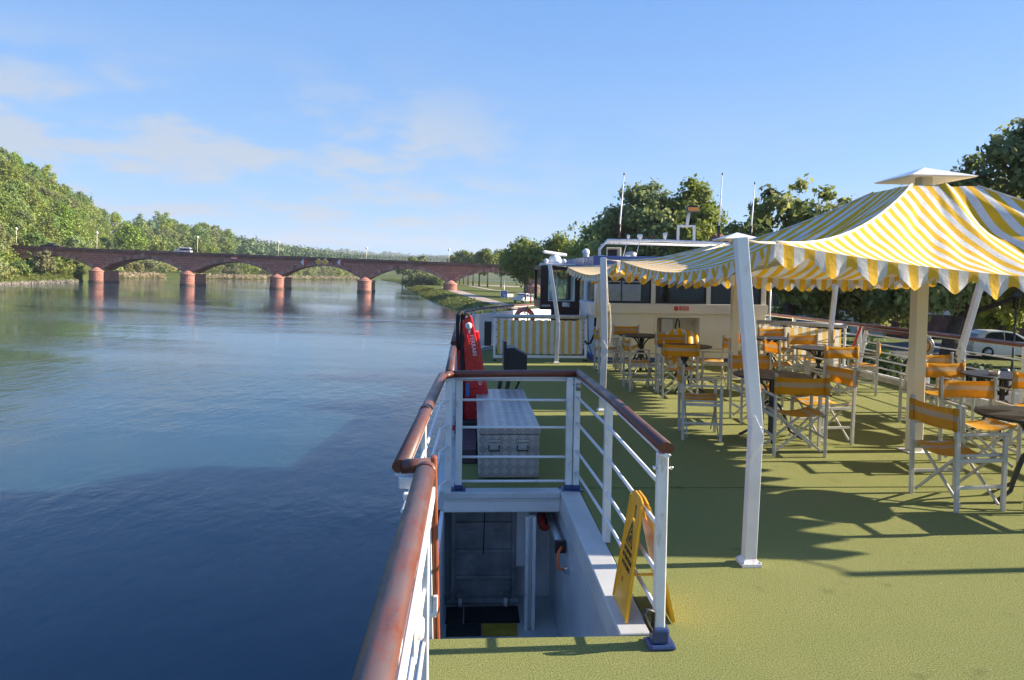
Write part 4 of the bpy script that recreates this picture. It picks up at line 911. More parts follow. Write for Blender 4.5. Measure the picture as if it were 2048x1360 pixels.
t = railing('stair_railing', 'white railing with wooden handrail right of the stair opening, yellow sign leaning inside', (.94, 4.7, 0), [[(.945, 3.36, .985), (.945, 4.7, .99), (.92, 6.03, .985)]], [(.94, 3.41), (.94, 4.77), (.905, 5.96)],
    [[(.94, 3.41, z), (.94, 4.77, z), (.905, 5.96, z*1.0)] for z in zr], pw=(.052, .052), ztop=.955)
a = MB(); a.b2(.885, 1.015, 3.345, 3.455, .0, .025); a.b2(.90, .985, 3.36, 3.44, .026, .10); a.build('hinge_base', M['navy'], t, bevel=.012)
a = MB(); a.tube([(.895, 3.37, .09), (.862, 3.345, .15), (.85, 3.35, .185), (.868, 3.36, .20), (.905, 3.37, .185), (.90, 3.375, .10)], .011, 8); a.build('release_handle', M['black'], t)
for z, y in ((.88, 3.40),): a = MB(); a.lathe([(.004, -.05), (.011, -.048), (.011, -.035), (.004, -.03), (.004, .035), (.009, .04), (.009, .048)], (.94, y, z), 8, Matrix.Rotation(R_(90), 4, 'Y')); a.build('locking_pin', M['chrome'], t)
t = railing('stair_railing', 'white railing with dark wooden handrail across the far end of the stair opening', (.4, 5.97, 0), [[(-.135, 5.90, .985), (.4, 5.96, .985), (.93, 5.99, .985)]], [(-.08, 5.97), (.845, 5.97)], [[(-.08, 5.97, z), (.845, 5.97, z)] for z in (.075, .28, .53, .76)]+[[(-.08, 5.97, .93), (.845, 5.97, .93)]], mat='wood_rail_x', pw=(.055, .05))
a = MB(); a.tube([(.86, 5.96, .90), (.93, 5.955, .90)], .016, 8); a.lathe([(.02, -.03), (.02, .03)], (.91, 5.93, .88), 10); a.build('latch', M['steel'], t)
t = railing('port_railing', 'nearest wooden handrail with worn varnish along the river side, white bars below', (-.18, 1.5, 0), [], [(-.185, .3), (-.18, 1.75), (-.176, 2.9)],
    [[(-.19, -1.5, z), (-.176, 2.93, z)] for z in (.30, .52, .74)], feet=False, pw=(.045, .045))
MB().tube([(-.20, -1.5, .985), (-.19, .6, .985), (-.181, 2.2, .985), (-.1765, 2.93, .985)], .0425, 16, .86).build('handrail', M['wood_rail'], t)
a = MB(); a.tube([(-.1765, 2.945, .985), (-.176, 3.0, .983), (-.176, 3.03, .97), (-.176, 3.045, .94)], [.0425, .0425, .038, .02], 16, .86); a.build('end_cap', M['wood_rail'], t)
a = MB(); a.bar((-.138, -1.5, .945), (-.135, 2.8, .945), .014, .05); a.build('flat_bar', M['white'], t, bevel=.004)
a = MB(); a.prism([(2.35, .50), (2.62, .50), (2.64, .56), (2.60, .68), (2.52, .78), (2.42, .83), (2.35, .83)], -.180, -.164, lambda u, v, w: (w, u, v)); hc = a.build('hinge_cover', M['white_old'], t, bevel=.012)
a = MB(); a.lathe([(.04, 0), (.04, .010), (.03, .018), (.005, .02)], (-.164, 2.45, .58), 16, Matrix.Rotation(R_(90), 4, 'Y')); a.build('knob', M['white_old'], hc)
t = railing('gangway_gate', 'section of wooden rail that bulges out over the river, white bars beneath', (-.22, 4.4, 0), [[(-.165, 3.07, .985), (-.285, 3.04, .985)], [(-.285, 3.03, .987), (-.255, 4.35, .987), (-.215, 5.78, .987)], [(-.215, 5.78, .985), (-.15, 5.87, .985)]], [(-.165, 5.86, .95), (-.215, 3.08, .95)],
    [[(-.165, 5.86, z), (-.225, 5.7, z-.01), (-.28, 3.1, z-.01), (-.215, 3.07, z)] for z in (.12, .40, .58, .78)], feet=False)
a = MB(); a.lathe([(.0365, -.012), (.0378, -.012), (.0378, .012), (.0365, .012)], (-.259, 4.25, .987), 14, Matrix.Rotation(R_(90), 4, 'X')); a.build('joint_band', M['wood_dark'], t)
a = MB(); a.b2(-.29, -.18, 3.0, 3.05, .90, .95); a.b2(-.27, -.2, 2.97, 3.0, .86, .89); a.build('bracket', M['white'], t, bevel=.006)
a = MB(); a.bar((-.262, 4.2, .15), (-.262, 4.2, .95), .03, .06); a.build('stanchion', M['white_old'], t, bevel=.004)
# upright of the folded gate at the corner of the stair opening
t = thing('gate_upright', 'upright wood and metal post with hooked foot at the near end of the stair opening', 'gate post', (-.15, 3.53, -.25))
a = MB(); a.bar((-.172, 3.56, .90), (-.125, 3.56, -.85), .030, .06, up=(0, 1, 0)); a.build('wood_strip', M['wood_z'], t, bevel=.01)
a = MB(); a.bar((-.205, 3.545, .86), (-.16, 3.545, -.75), .034, .045, up=(0, 1, 0)); ch = a.build('channel', M['white_old'], t, bevel=.004)
a = MB(); a.b2(-.185, -.165, 3.515, 3.522, .74, .80); a.b2(-.188, -.168, 3.512, 3.522, .64, .66); a.build('bolt', M['steel'], ch)
a = MB(); a.bar((-.25, 3.52, .115), (-.15, 3.52, .115), .025); a.bar((-.155, 3.52, .115), (-.155, 3.52, .21), .024); a.build('hook', M['white_old'], t, bevel=.004)
fwd = [(-.19, 8.55, .985), (-.2, 11, .985), (-.2, 14.6, .985)]
railing('port_railing', 'short wooden rail along the river just left of the red crane', (-.17, 7, 0), [[(-.165, 5.93, .985), (-.18, 8.0, .985)]], [(-.17, 6.1), (-.178, 7.9)], [[(-.17, 5.95, z), (-.18, 8.0, z)] for z in (.25, .5, .75)], feet=False)
bowp = resample([Vector((x, y, .985)) for x, y in PORT[1:]], 5)
bowp = [(p.x+.05, p.y, .985) for p in bowp]
t = railing('bow_railing', 'wooden rail on white posts curving round the bow to the left of the wheelhouse', (1, 18, 0), [fwd[:2]+bowp], [(-.19, 8.7), (-.2, 10.6), (-.2, 12.6)]+[(x, y) for x, y, z in bowp[3::5]]+[(bowp[18][0], bowp[18][1]), (bowp[21][0], bowp[21][1])], [[(x, y, z) for x, y, _ in fwd[:2]+bowp[:12]] for z in (.25, .5, .75)], feet=False, pw=(.07, .07))
sp_ = [(7.4, 12.9, .965), (7.15, 16.8, .965), (6.45, 19, .965), (5.2, 21, .965)]
t = railing('starboard_railing', 'long dark wooden rail on white posts along the quay side', (7.4, 9, 0), [[(7.4, -2, .965), (7.4, 11.35, .965)], [(7.4, 11.37, .965)]+sp_], [(7.4, y) for y in (3, 5.2, 7.2, 9.15)]+[(7.4, 11.2), (7.4, 11.45), (7.4, 13.25), (7.2, 15.6), (6.9, 17.6), (6.1, 19.5)], [[(7.4, -2, z), (7.4, 11.2, z)] for z in (.3, .53, .76)]+[[(7.4, 13.25, z)]+[(x, y, z) for x, y, _ in sp_[1:]] for z in (.3, .53, .76)], feet=False, pw=(.06, .07))
a = MB(); a.b2(7.33, 7.38, -2, 14.6, .002, .13); a.build('kick_plate', M['white_old'], t)
t = thing('railing_gate', 'folded white gate of many bars with a wooden top in the starboard railing', 'gate', (7.3, 12.3, 0))
for y in (11.62, 13.1): a = MB(); a.bar((7.30, y, .03), (7.38, y-.12, .90), .06, .05); a.build('stile', M['white_old'], t, bevel=.005)
for z in (.10, .24, .38, .52, .66, .80): MB().tube([(7.31+z*.08, 11.62-z*.12, z), (7.31+z*.08, 13.1-z*.12, z)], .013, 8).build('bar', M['white'], t)
MB().tube([(7.36, 11.45, .90), (7.36, 13.02, .90)], .034, 12, .8).build('handrail', M['wood_rail'], t)
a = MB(); a.bar((7.36, 13.5, .35), (7.36, 13.15, .93), .035); t2 = a.build('stay_bar', M['red_plain'], loc=(7.36, 13.3, .6), bevel=.005); tag(t2, 'slanting red stay bar beside the folded white gate', 'stay bar')
# ---- searchlight on the starboard rail
t = thing('searchlight', 'round searchlight with amber glass clamped to the starboard railing', 'searchlight', (7.2, 11.05, .77))
AX = Matrix.Rotation(R_(90), 4, 'X') @ Matrix.Rotation(R_(-30), 4, 'Y')
a = MB(); a.lathe([(.02, -.17), (.09, -.15), (.13, -.05), (.14, .05), (.125, .05), (.11, -.04), (.05, -.1)], (7.2, 11.05, .77), 20, AX); a.build('housing', M['steel'], t)
a = MB(); a.lathe([(.125, .035), (.08, .06), (.01, .07)], (7.2, 11.05, .77), 20, AX); a.build('lens', M['amber'], t)
a = MB(); a.lathe([(.17, -.01), (.175, .01), (.165, .02), (.16, 0)], (7.2, 11.05, .77), 20, AX); a.bar((7.3, 11.05, .62), (7.4, 11.1, .62), .03); a.build('bracket', M['steel'], t)
# ---- stair opening
t = thing('stairwell', 'grey painted stair opening going down to the lower deck', 'stairwell', (.3, 4.7, -1.2))
ZL = -1.19
a = MB(); a.b2(.77, .935, 3.52, 6.0, -.17, .004); a.b2(XL, .77, 5.88, 6.02, -.05, .0045); a.build('coaming', M['grey_paint'], t, bevel=.008)
a = MB(); a.prism([(5.885, -.051), (6.02, -.051), (6.02, -.17), (5.925, -.17), (5.905, -.085)], XL, .768, lambda u, v, w: (w, u, v)); a.build('beam', M['white'], t)
a = MB(); a.b2(.772, .80, 3.52, 6.8, ZL-.9, -.175); a.b2(.772, .79, 3.5, 3.519, ZL, -.02); a.build('side_wall', M['bluegrey'], t)
a = MB(); a.b2(XL-.03, XL, 5.0, 6.6, ZL-.9, -.175); a.b2(XL-.03, XL, 3.47, 5.0, ZL-.9, ZL-.06); a.b2(XL, .9, 6.6, 6.63, ZL-.1, -.175); a.b2(XL, .77, 3.42, 3.46, ZL-.9, -.175); a.build('inner_wall', M['white'], t)
a = MB(); a.b2(XL, .771, 5.5, 6.6, ZL-.06, ZL); a.b2(XL, .771, 3.46, 5.5, ZL-.9, ZL-.86); a.build('lower_floor', M['grey_paint'], t)
a = MB(); a.b2(XL, .771, 6.03, 6.6, -.21, -.175); a.build('ceiling', M['white'], t)
a = MB(); a.b2(.485, .515, 5.92, 6.0, ZL+.001, -.22); a.b2(.545, .575, 5.92, 6.0, ZL+.001, -.22); a.b2(.516, .544, 5.96, 6.0, ZL+.001, -.22); a.build('door_frame', M['white_old'], t, bevel=.004)
a = MB(); a.b2(.44, .56, 6.36, 6.58, -.82, -.22); a.build('cabinet', M['white'], t, bevel=.01)
a = MB(); a.prism([(3.5+.25*k+d_, -.16-.2*k-e) for k in range(6) for d_, e in ((0, 0), (.25, 0))]+[(5.0, ZL-.85), (3.5, ZL-.85)], XL+.05, .74, lambda u, v, w: (w, u, v)); a.build('stairs', M['dark_alu'], t)
t = thing('folded_gangway', 'dark worn aluminium gangway standing upright below at the foot of the stairs', 'gangway', (.15, 6.45, ZL))
for x in (-.125, .42): a = MB(); a.b2(x-.019, x+.019, 6.41, 6.50, ZL+.05, -.24); a.build('side_rail', M['dark_alu'], t, bevel=.004)
a = MB(); a.b2(-.105, .40, 6.455, 6.48, ZL+.06, -.24); a.build('panel', M['dark_alu'], t)
for z in (-.94, -.70, -.45, -.27): a = MB(); a.b2(-.105, .40, 6.42, 6.454, z-.014, z+.014); a.build('rib', M['dark_alu'], t, bevel=.004)
a = MB(); a.b2(-.18, .47, 6.40, 6.454, ZL+.02, ZL+.06); a.build('foot_bar', M['dark_alu'], t, bevel=.004)
for x in (-.06, .35):
    a = MB(); a.lathe([(.01, -.016), (.045, -.016), (.045, .016), (.01, .016)], (x, 6.37, ZL+.05), 16, Matrix.Rotation(R_(90), 4, 'Y')); a.build('wheel', M['white_old'], t)
    a = MB(); a.b2(x-.026, x+.026, 6.35, 6.40, ZL+.09, ZL+.13); a.build('wheel_bracket', M['steel'], t)
a = MB(); a.bar((.155, 6.41, -.24), (.145, 6.41, -.72), .009); a.build('strap', M['rubber'], t)
for x in (.03, .27): a = MB(); a.b2(x-.03, x+.03, 6.443, 6.454, -.54, -.505); a.build('hook_slot', M['steel'], t)
def mat_thing(label, x0, x1, y0, y1, mt, ribs=True, z=ZL+.012):
    a = MB(); a.b2(x0, x1, y0, y1, z-.008, z)
    if ribs:
        x = x0+.008
        while x < x1-.01: a.b2(x, x+.011, y0, y1, z+.0005, z+.008); x += .022
    tag(a.build('floor_mat', M[mt], loc=((x0+x1)/2, (y0+y1)/2, z-.008)), label, 'mat')
mat_thing('black rubber mat left of the ribbed mat below the stairs', XL+.02, -.03, 6.06, 6.36, 'black', False)
mat_thing('ribbed grey rubber mat in front of the standing gangway below', -.02, .46, 6.06, 6.36, 'rubber')
mat_thing('yellow mat at the foot of the stairs', .13, .43, 5.84, 6.04, 'yellow_mat', False)
mat_thing('dark mat left of the yellow one at the foot of the stairs', XL+.03, .125, 5.84, 6.04, 'black', False)
t = thing('handrail_bar', 'grey tube on the stair wall with black end plate and orange cable', 'handrail', (.72, 5.9, -.3))
MB().tube([(.72, 5.48, -.29), (.72, 6.58, -.33)], .028, 12).build('tube', M['steel'], t)
a = MB(); a.box((.72, 5.455, -.29), (.085, .03, .10)); a.build('end_plate', M['black'], t, bevel=.006)
MB().tube([(.725, 5.43, -.285), (.70, 5.40, -.31), (.685, 5.38, -.37), (.70, 5.36, -.42), (.735, 5.34, -.425)], .011, 8).build('cable', M['orange'], t)
a = MB(); a.box((.75, 5.34, -.425), (.035, .05, .05)); a.build('connector', M['chrome'], t, bevel=.008)
t = thing('fire_extinguisher', 'small red cylinder hung high on the stair wall', 'fire extinguisher', (.69, 6.35, -.41))
a = MB(); a.lathe([(.02, -.14), (.052, -.125), (.055, .1), (.03, .13)], (.685, 6.38, -.41), 16, Matrix.Rotation(R_(90), 4, 'X')); a.build('cylinder', M['red_plain'], t)
a = MB(); a.b2(.68, .70, 6.22, 6.27, -.39, -.35); a.build('valve', M['black'], t)
# ---- wet floor sign
t = thing('wet_floor_sign', 'yellow folding warning sign leaning inside the stair railing', 'warning sign', (.92, 3.78, .0))
def panel(xb, xt, sgn):
    a = MB(); Wb, Wt = .165, .115
    def q(v, z, o=0.0): return (xb+(xt-xb)*z/.635+o, 3.78+v, z)
    def pol(pts_):
        a.prism(pts_, -.006, .006, lambda u, v, w: q(u, v, w))
    wz = lambda z: Wb+(Wt-Wb)*z/.635
    pol([(-wz(0), .005), (wz(0), .005), (wz(.495), .495), (-wz(.495), .495)])
    pol([(-wz(.4951), .4951), (-.035, .4951), (-.035, .58), (-wz(.58), .58)]); pol([(.035, .4951), (wz(.4951), .4951), (wz(.58), .58), (.035, .58)])
    pol([(-wz(.5801), .5801), (wz(.5801), .5801), (wz(.62), .62), (.06, .637), (-.06, .637), (-wz(.62), .62)])
    o = a.build('panel', M['yellow_sign'], t, bevel=.003)
    for s in (-1, 1): e = MB(); e.bar(q(s*wz(.02), .01, -.006*sgn), q(s*wz(.6), .6, -.006*sgn), .012, .01); e.build('edge_rib', M['yellow_sign'], o)
    return o, q
o, q = panel(.83, .915, 1)
pl = lambda u, v, w, z0_=0: q(-u, z0_+v, -.0072-w)
def tri(s, th):
    a = MB(); P3 = [(-s*.9, 0), (s*.9, 0), (0, s*1.65)]; cx_, cy_ = 0, s*.55
    for i in range(3):
        a_, b_ = P3[i], P3[(i+1) % 3]; k = 1-th
        a2 = (cx_+(a_[0]-cx_)*k, cy_+(a_[1]-cy_)*k); b2 = (cx_+(b_[0]-cx_)*k, cy_+(b_[1]-cy_)*k)
        a.prism([a_, b_, b2, a2], 0, .002, lambda u, v, w: pl(u, v, w, .355))
    a.prism([(-.035, .02), (.03, .02), (.01, .032), (.02, .05), (.0, .06), (-.02, .04)], 0, .002, lambda u, v, w: pl(u, v, w, .355)); a.prism([(.0, .066), (.014, .07), (.012, .084), (-.002, .08)], 0, .002, lambda u, v, w: pl(u, v, w, .355)); return a
tri(.078, .16).build('warning_triangle', M['ink'], o)
for tx, z in (('OPGEPAST', .312), ('ATTENTION', .272), ('ACHTUNG', .232)): text_mesh(tx, .036, lambda u, v, w, z=z: pl(u, v, w+.001, z), .0008).build('lettering', M['ink'], o)
for tx, z in (('www', .165), ('info', .150)): text_mesh(tx, .016, lambda u, v, w, z=z: pl(u-.03, v, w+.001, z), .0008).build('small_print', M['red_print'], o)
panel(1.075, .935, -1)
a = MB(); a.bar((.86, 3.72, .22), (1.0, 3.72, .22), .01); a.build('spreader', M['yellow_sign'], t)
# ---- tread plate chest
t = thing('storage_chest', 'long silver chest of diamond tread plate behind the stair railing', 'storage box', (.36, 7.3, 0))
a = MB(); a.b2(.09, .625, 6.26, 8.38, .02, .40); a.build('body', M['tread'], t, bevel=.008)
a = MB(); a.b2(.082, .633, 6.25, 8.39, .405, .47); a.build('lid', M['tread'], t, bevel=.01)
for x in (.225, .475):
    a = MB(); a.b2(x-.055, x+.055, 6.245, 6.259, .26, .33); p_ = a.build('handle_plate', M['steel'], t, bevel=.003)
    a = MB(); a.tube([(x-.045, 6.243, .31), (x-.045, 6.222, .27), (x+.045, 6.222, .27), (x+.045, 6.243, .31)], .007, 6); a.build('handle', M['black'], p_)
    a = MB(); a.b2(x-.05, x+.05, 6.238, 6.2595, .34, .362); a.build('latch', M['steel'], t, bevel=.003)
a = MB(); a.b2(-.07, .075, 6.8, 7.72, .003, .14); t = a.build('step_box', M['purple'], loc=(0, 7.2, 0), bevel=.008); tag(t, 'low dark plum box on deck left of the silver chest', 'box')
# ---- red loader crane
t = thing('deck_crane', 'folded red loader crane with white lettering standing by the river side rail', 'crane', (0, 8.15, 0))
cx8 = lambda px, Y=8.1: (px-940.8)/1440*Y
cz8 = lambda py, Y=8.1: 1.8-(py-552.5)/1440*Y
def outl(pts_, y0, y1, nm, mt='red', bev=.014, par=None):
    a = MB(); a.prism([(cx8(x), cz8(y)) for x, y in pts_], y0, y1); return a.build(nm, M[mt], par or t, bevel=bev)
boom = outl([(925.5, 648), (929, 638), (943.5, 633), (947, 645), (957, 690), (968, 741), (977, 795), (976, 846), (931, 848), (928.5, 741)], 8.0, 8.24, 'main_boom')
outl([(914.5, 652), (917, 646), (925, 644.5), (928, 741), (930.5, 846), (918, 842)], 8.03, 8.27, 'lift_arm')
outl([(951, 667), (959, 665.5), (970, 741), (982, 800), (981, 846), (963, 846)], 8.08, 8.40, 'outer_boom')
outl([(929, 690), (936, 668), (941, 690), (947, 727), (958, 775), (935, 778)], 7.975, 7.998, 'side_plate', 'red', .005)
outl([(913, 838), (962, 838), (962, 866), (911, 866)], 7.9, 8.45, 'base', 'black', .02)
outl([(909, 846), (915, 846), (915, 856), (909, 856)], 7.85, 7.89, 'corner_block', 'red_plain', .01)
for k, (x0, x1) in enumerate(((917, 925), (920, 928))):
    MB().tube([(cx8(x0), 8.02, cz8(700)), (cx8(x0-1), 8.0, cz8(650)), (cx8(x0-1), 8.02, cz8(632)), (cx8((x0+x1)/2), 8.06, cz8(626-k)), (cx8(x1), 8.08, cz8(634)), (cx8(x1+1), 8.02, cz8(660)), (cx8(x1+.5), 7.98, cz8(745)), (cx8(x1), 7.98, cz8(838))], .016, 8).build('hose', M['rubber'], t)
MB().tube([(cx8(928), 8.0, cz8(640)), (cx8(932), 8.0, cz8(629)), (cx8(938), 8.02, cz8(630)), (cx8(940), 8.05, cz8(638))], .014, 8).build('hose', M['rubber'], t)
a = MB(); a.lathe([(.001, 0), (.038, 0), (.038, .006), (.001, .006)], (cx8(938.5), 7.972, cz8(652.5)), 18, Matrix.Rotation(R_(90), 4, 'X')); lg = a.build('round_logo', M['white_print'], boom)
text_mesh('Y', .05, lambda u, v, w: (cx8(938.5)+u, 7.964-w, cz8(652.5)-.018+v), .001).build('lettering', M['ink'], lg)
ang = math.atan2(-(cz8(664)-cz8(708)), cx8(947.5)-cx8(940)); ca, sa = math.cos(ang), math.sin(ang)
text_mesh('FERRARI', .064, lambda u, v, w: (cx8(941.0)+u*ca-v*sa, 7.966-w, cz8(671)+u*sa+v*ca), .001, 'LEFT', 1.0).build('lettering', M['white_print'], boom)
a = MB(); a.b2(cx8(938.5), cx8(942), 7.968, 7.972, cz8(667.5), cz8(660.5)); a.build('white_mark', M['white_print'], boom)
text_mesh('CO', .05, lambda u, v, w: (cx8(958)+u*ca-v*sa, 7.97-w, cz8(757)+u*sa+v*ca), .001, 'LEFT').build('lettering', M['white_print'], boom)
a = MB(); a.b2(cx8(934), cx8(941.5), 7.968, 7.972, cz8(792), cz8(766)); a.build('sticker', M['sticker_blue'], boom)
a = MB(); a.prism([(cx8(930.5), cz8(695)), (cx8(934), cz8(695)), (cx8(932), cz8(688))], 7.994, 7.999); a.build('warning_label', M['yellow_sign'], boom)
# ---- black console
t = thing('control_console', 'black control console with sloping top on a stand behind the chest', 'console', (.56, 9.0, 0))
a = MB(); c9 = lambda px, py: ((px-940.8)/1440*8.9, 1.8-(py-553)/1440*8.9)
a.prism([c9(*p) for p in ((1011, 699), (1030, 698), (1057, 713), (1057, 752), (1011, 752))], 8.9, 9.25); a.build('cabinet', M['black'], t, bevel=.01)
a = MB(); a.prism([c9(*p) for p in ((1009, 685), (1015, 685), (1015, 740), (1009, 740))], 8.86, 9.2); a.build('screen_hood', M['black'], t, bevel=.004)
for x in (.40, .50): a = MB(); a.bar((x-.09, 9.0, .0), (x+.02, 9.05, .60), .05); a.build('leg', M['black'], t)
a = MB(); a.bar((.34, 9.1, .02), (.62, 9.1, .02), .05); a.bar((.52, 9.1, .2), (.68, 9.1, .55), .025); a.build('brace', M['black'], t)
# ---- deckhouse
YF = 15.0
t = thing('deckhouse', 'cream painted deckhouse with dark windows and a blue roof edge beyond the canopies', 'deckhouse', (4.4, 17, 0))
a = MB()
for x0, x1 in ((2.69, 2.76), (3.77, 3.86), (4.91, 5.0), (6.05, 6.15)): a.b2(x0, x1, YF, YF+.1, 1.25, 1.98)
a.b2(2.69, 6.15, YF, YF+.1, 1.98, 2.06); a.b2(2.69, 3.9, YF, YF+.1, .1, 1.04); a.b2(4.78, 6.15, YF, YF+.1, .1, 1.04); a.b2(3.9, 4.78, YF, YF+.1, .955, 1.04); a.b2(3.9, 4.78, YF, YF+.1, .1, .42)
wl = a.build('front_wall', M['cream'], t, bevel=.006)
a = MB(); a.b2(2.66, 6.18, YF-.045, YF+.1, 1.041, 1.249); a.build('wall_band', M['cream'], wl, bevel=.008)
for x in (2.98, 3.03): a = MB(); a.b2(x, x+.008, YF-.004, YF-.001, .1, 1.04); a.build('panel_seam', M['white_old'], wl)
a = MB(); a.b2(3.86, 3.895, YF-.02, YF-.001, .42, .99); a.b2(4.785, 4.82, YF-.02, YF-.001, .42, .99); a.b2(3.896, 4.784, YF-.02, YF-.001, .956, .99); nf = a.build('niche_frame', M['cream'], wl, bevel=.004)
a = MB(); a.b2(3.9, 4.78, YF+.45, YF+.5, .42, .955); a.b2(3.86, 3.9, YF+.1, YF+.5, .42, .955); a.b2(4.78, 4.82, YF+.1, YF+.5, .42, .955); a.b2(3.9, 4.78, YF+.1, YF+.45, .38, .42); a.build('niche', M['cream'], wl)
a = MB(); a.b2(4.08, 4.32, YF+.32, YF+.45, .62, .92); jb = a.build('junction_box', M['white_old'], wl, bevel=.008)
MB().tube([(4.40, YF+.3, .9), (4.36, YF+.28, .75), (4.40, YF+.27, .62), (4.45, YF+.28, .7), (4.44, YF+.3, .88), (4.39, YF+.31, .92)], .012, 6).build('coiled_cable', M['rubber'], jb)
MB().tube([(4.62, YF+.4, .85), (4.68, YF+.38, .77), (4.76, YF+.4, .79)], .008, 6).build('cable', M['white_old'], jb)
for k, (x0, x1) in enumerate(((2.76, 3.77), (3.86, 4.91), (5.0, 6.05))):
    f = MB(); f.b2(x0+.001, x0+.03, YF+.02, YF+.06, 1.251, 1.979); f.b2(x1-.03, x1-.001, YF+.02, YF+.06, 1.251, 1.979); f.b2(x0+.031, x1-.031, YF+.02, YF+.06, 1.251, 1.275); f.b2(x0+.031, x1-.031, YF+.02, YF+.06, 1.95, 1.979); fo_ = f.build('window', M['black'], wl)
    g_ = MB(); g_.b2(x0+.031, x1-.031, YF+.035, YF+.045, 1.276, 1.949); g_.build('pane', M['dark_glass'], fo_)
    if k == 0:
        for xa, xb in ((2.88, 3.15), (3.18, 3.56)):
            n_ = MB(); n_.b2(xa, xb, YF+.028, YF+.034, 1.30, 1.72); no = n_.build('notice_sheet', M['paper'], fo_)
            h_ = MB(); h_.b2(xa+.02, xb-.02, YF+.025, YF+.0275, 1.65, 1.69); h_.build('header_line', M['ink'], fo_)
a = MB(); a.b2(2.69, 2.79, YF+.101, 19.4, .1, 1.25); a.b2(2.69, 2.79, YF+.101, 19.4, 1.9, 2.06)
for y0, y1 in ((YF+.101, YF+.5), (16.6, 17.0), (18.6, 19.4)): a.b2(2.69, 2.79, y0, y1, 1.251, 1.899)
a.build('port_wall', M['white'], t)
a = MB(); a.b2(2.72, 2.74, YF+.501, 16.599, 1.251, 1.899); a.b2(2.72, 2.74, 17.001, 18.599, 1.251, 1.899); a.build('side_pane', M['dark_glass'], t)
a = MB(); a.prism([(2.50, 1.25), (2.688, 1.25), (2.688, .95), (2.56, .98)], YF+.06, YF+1.4, lambda u, v, w: (u, w, v)); a.build('side_panel', M['white'], t, bevel=.01)
a = MB(); a.b2(6.05, 6.15, YF+.101, 19.4, .1, 2.06); a.build('starboard_wall', M['cream'], t)
a = MB(); a.b2(2.62, 6.22, YF-.02, YF+.1, .004, .099); a.b2(2.62, 2.78, YF+.101, 19.4, .004, .099); a.build('base_skirting', M['blue_fascia'], t)
a = MB(); a.b2(2.6, 6.25, YF-.12, 19.5, 2.061, 2.09); rf = a.build('roof', M['white'], t)
a = MB(); a.b2(2.58, 6.27, YF-.16, YF-.12, 2.03, 2.235); a.b2(2.56, 2.6, YF-.16, 19.52, 2.03, 2.235); a.b2(6.25, 6.29, YF-.16, 19.52, 2.03, 2.235); a.build('roof_edge', M['blue_fascia'], rf, bevel=.01)
t.matrix_world = Matrix.Translation((2.69+(4.4-2.69)*1.042, 17, 0)) @ Matrix.Diagonal((1.042, 1, 1, 1))
# signs on the wall
t = thing('wall_notice', 'small red notice with a round prohibition sign on the cream wall', 'sign', (4.4, YF-.05, 1.17))
a = MB(); a.b2(4.410, 4.610, YF-.056, YF-.046, 1.115, 1.20); pl_ = a.build('plate', M['red_plain'], t)
for tx, z in (('RAUCHEN', 1.167), ('VERBOTEN', 1.130)): text_mesh(tx, .034, lambda u, v, w, z=z: (4.510+u, YF-.0575-w, z+v), .0008).build('lettering', M['white_print'], pl_)
RX = Matrix.Rotation(R_(90), 4, 'X')
a = MB(); a.lathe([(.001, 0), (.05, 0), (.05, .01), (.001, .01)], (4.345, YF-.046, 1.155), 20, RX); a.build('disc', M['white_print'], t)
a = MB(); a.lathe([(.038, .011), (.05, .011), (.05, .014), (.038, .014)], (4.345, YF-.046, 1.155), 20, RX); a.bar((4.315, YF-.059, 1.185), (4.375, YF-.059, 1.125), .009, .003); a.build('prohibition_ring', M['red_plain'], t)
a = MB(); a.b2(4.320, 4.370, YF-.0575, YF-.0562, 1.147, 1.156); a.build('cigarette', M['ink'], t)
t = thing('awning_tube', 'thin white upright tube with a black hose at the left corner of the deckhouse', 'tube', (2.55, 14.95, 0))
MB().tube([(2.62, 14.9, .95), (2.63, 14.9, 2.0)], .035, 10).build('tube', M['white_old'], t)
MB().tube([(2.62, 14.9, .95), (2.60, 14.88, .6), (2.52, 14.86, .42), (2.44, 14.86, .40), (2.40, 14.86, .46)], .025, 8).build('hose', M['rubber'], t)
MB().tube([(2.46, 14.93, 1.0), (2.48, 14.9, .4), (2.60, 14.88, .05), (2.75, 14.9, .03)], .008, 6).build('cable', M['rubber'], t)
t = thing('corner_tube', 'thin white upright tube at the right corner of the deckhouse', 'tube', (6.2, 14.95, 0))
MB().tube([(6.36, 14.94, .15), (6.36, 14.94, 2.0)], .02, 8).build('tube', M['white'], t)
a = MB(); a.b2(6.33, 6.39, 14.90, 14.98, .80, .86); a.build('clamp', M['steel'], t)
# ---- wheelhouse wing
t = thing('wheelhouse', 'dark varnished wooden wheelhouse wing with large clear windows', 'wheelhouse', (2.2, 18.2, 0))
a = MB(); Y0, Y1 = 17.5, 19.2
a.b2(1.71, 1.90, Y0, Y0+.07, 1.19, 1.95); a.b2(2.56, 2.68, Y0, Y0+.07, 1.19, 1.95); a.b2(1.71, 2.68, Y0, Y0+.07, 1.951, 2.06); a.b2(1.71, 2.68, Y0, Y0+.07, .98, 1.189); a.b2(1.98, 2.68, Y0, Y0+.07, .02, .979)
a.b2(1.71, 1.78, Y1-.07, Y1, .98, 2.06); a.b2(2.6, 2.68, Y1-.07, Y1, .98, 2.06); a.b2(1.781, 2.599, Y1-.07, Y1, .98, 1.19); a.b2(1.781, 2.599, Y1-.07, Y1, 1.96, 2.06)
a.b2(1.71, 1.77, Y0+.071, Y1-.071, .98, 1.19); a.b2(1.71, 1.77, Y0+.071, Y1-.071, 1.96, 2.06)
bd = a.build('wall', M['wood_dark'], t, bevel=.01)
a = MB(); a.b2(1.9001, 2.5599, Y0+.03, Y0+.038, 1.1901, 1.9499); f_ = a.build('window', M['glass'], bd)
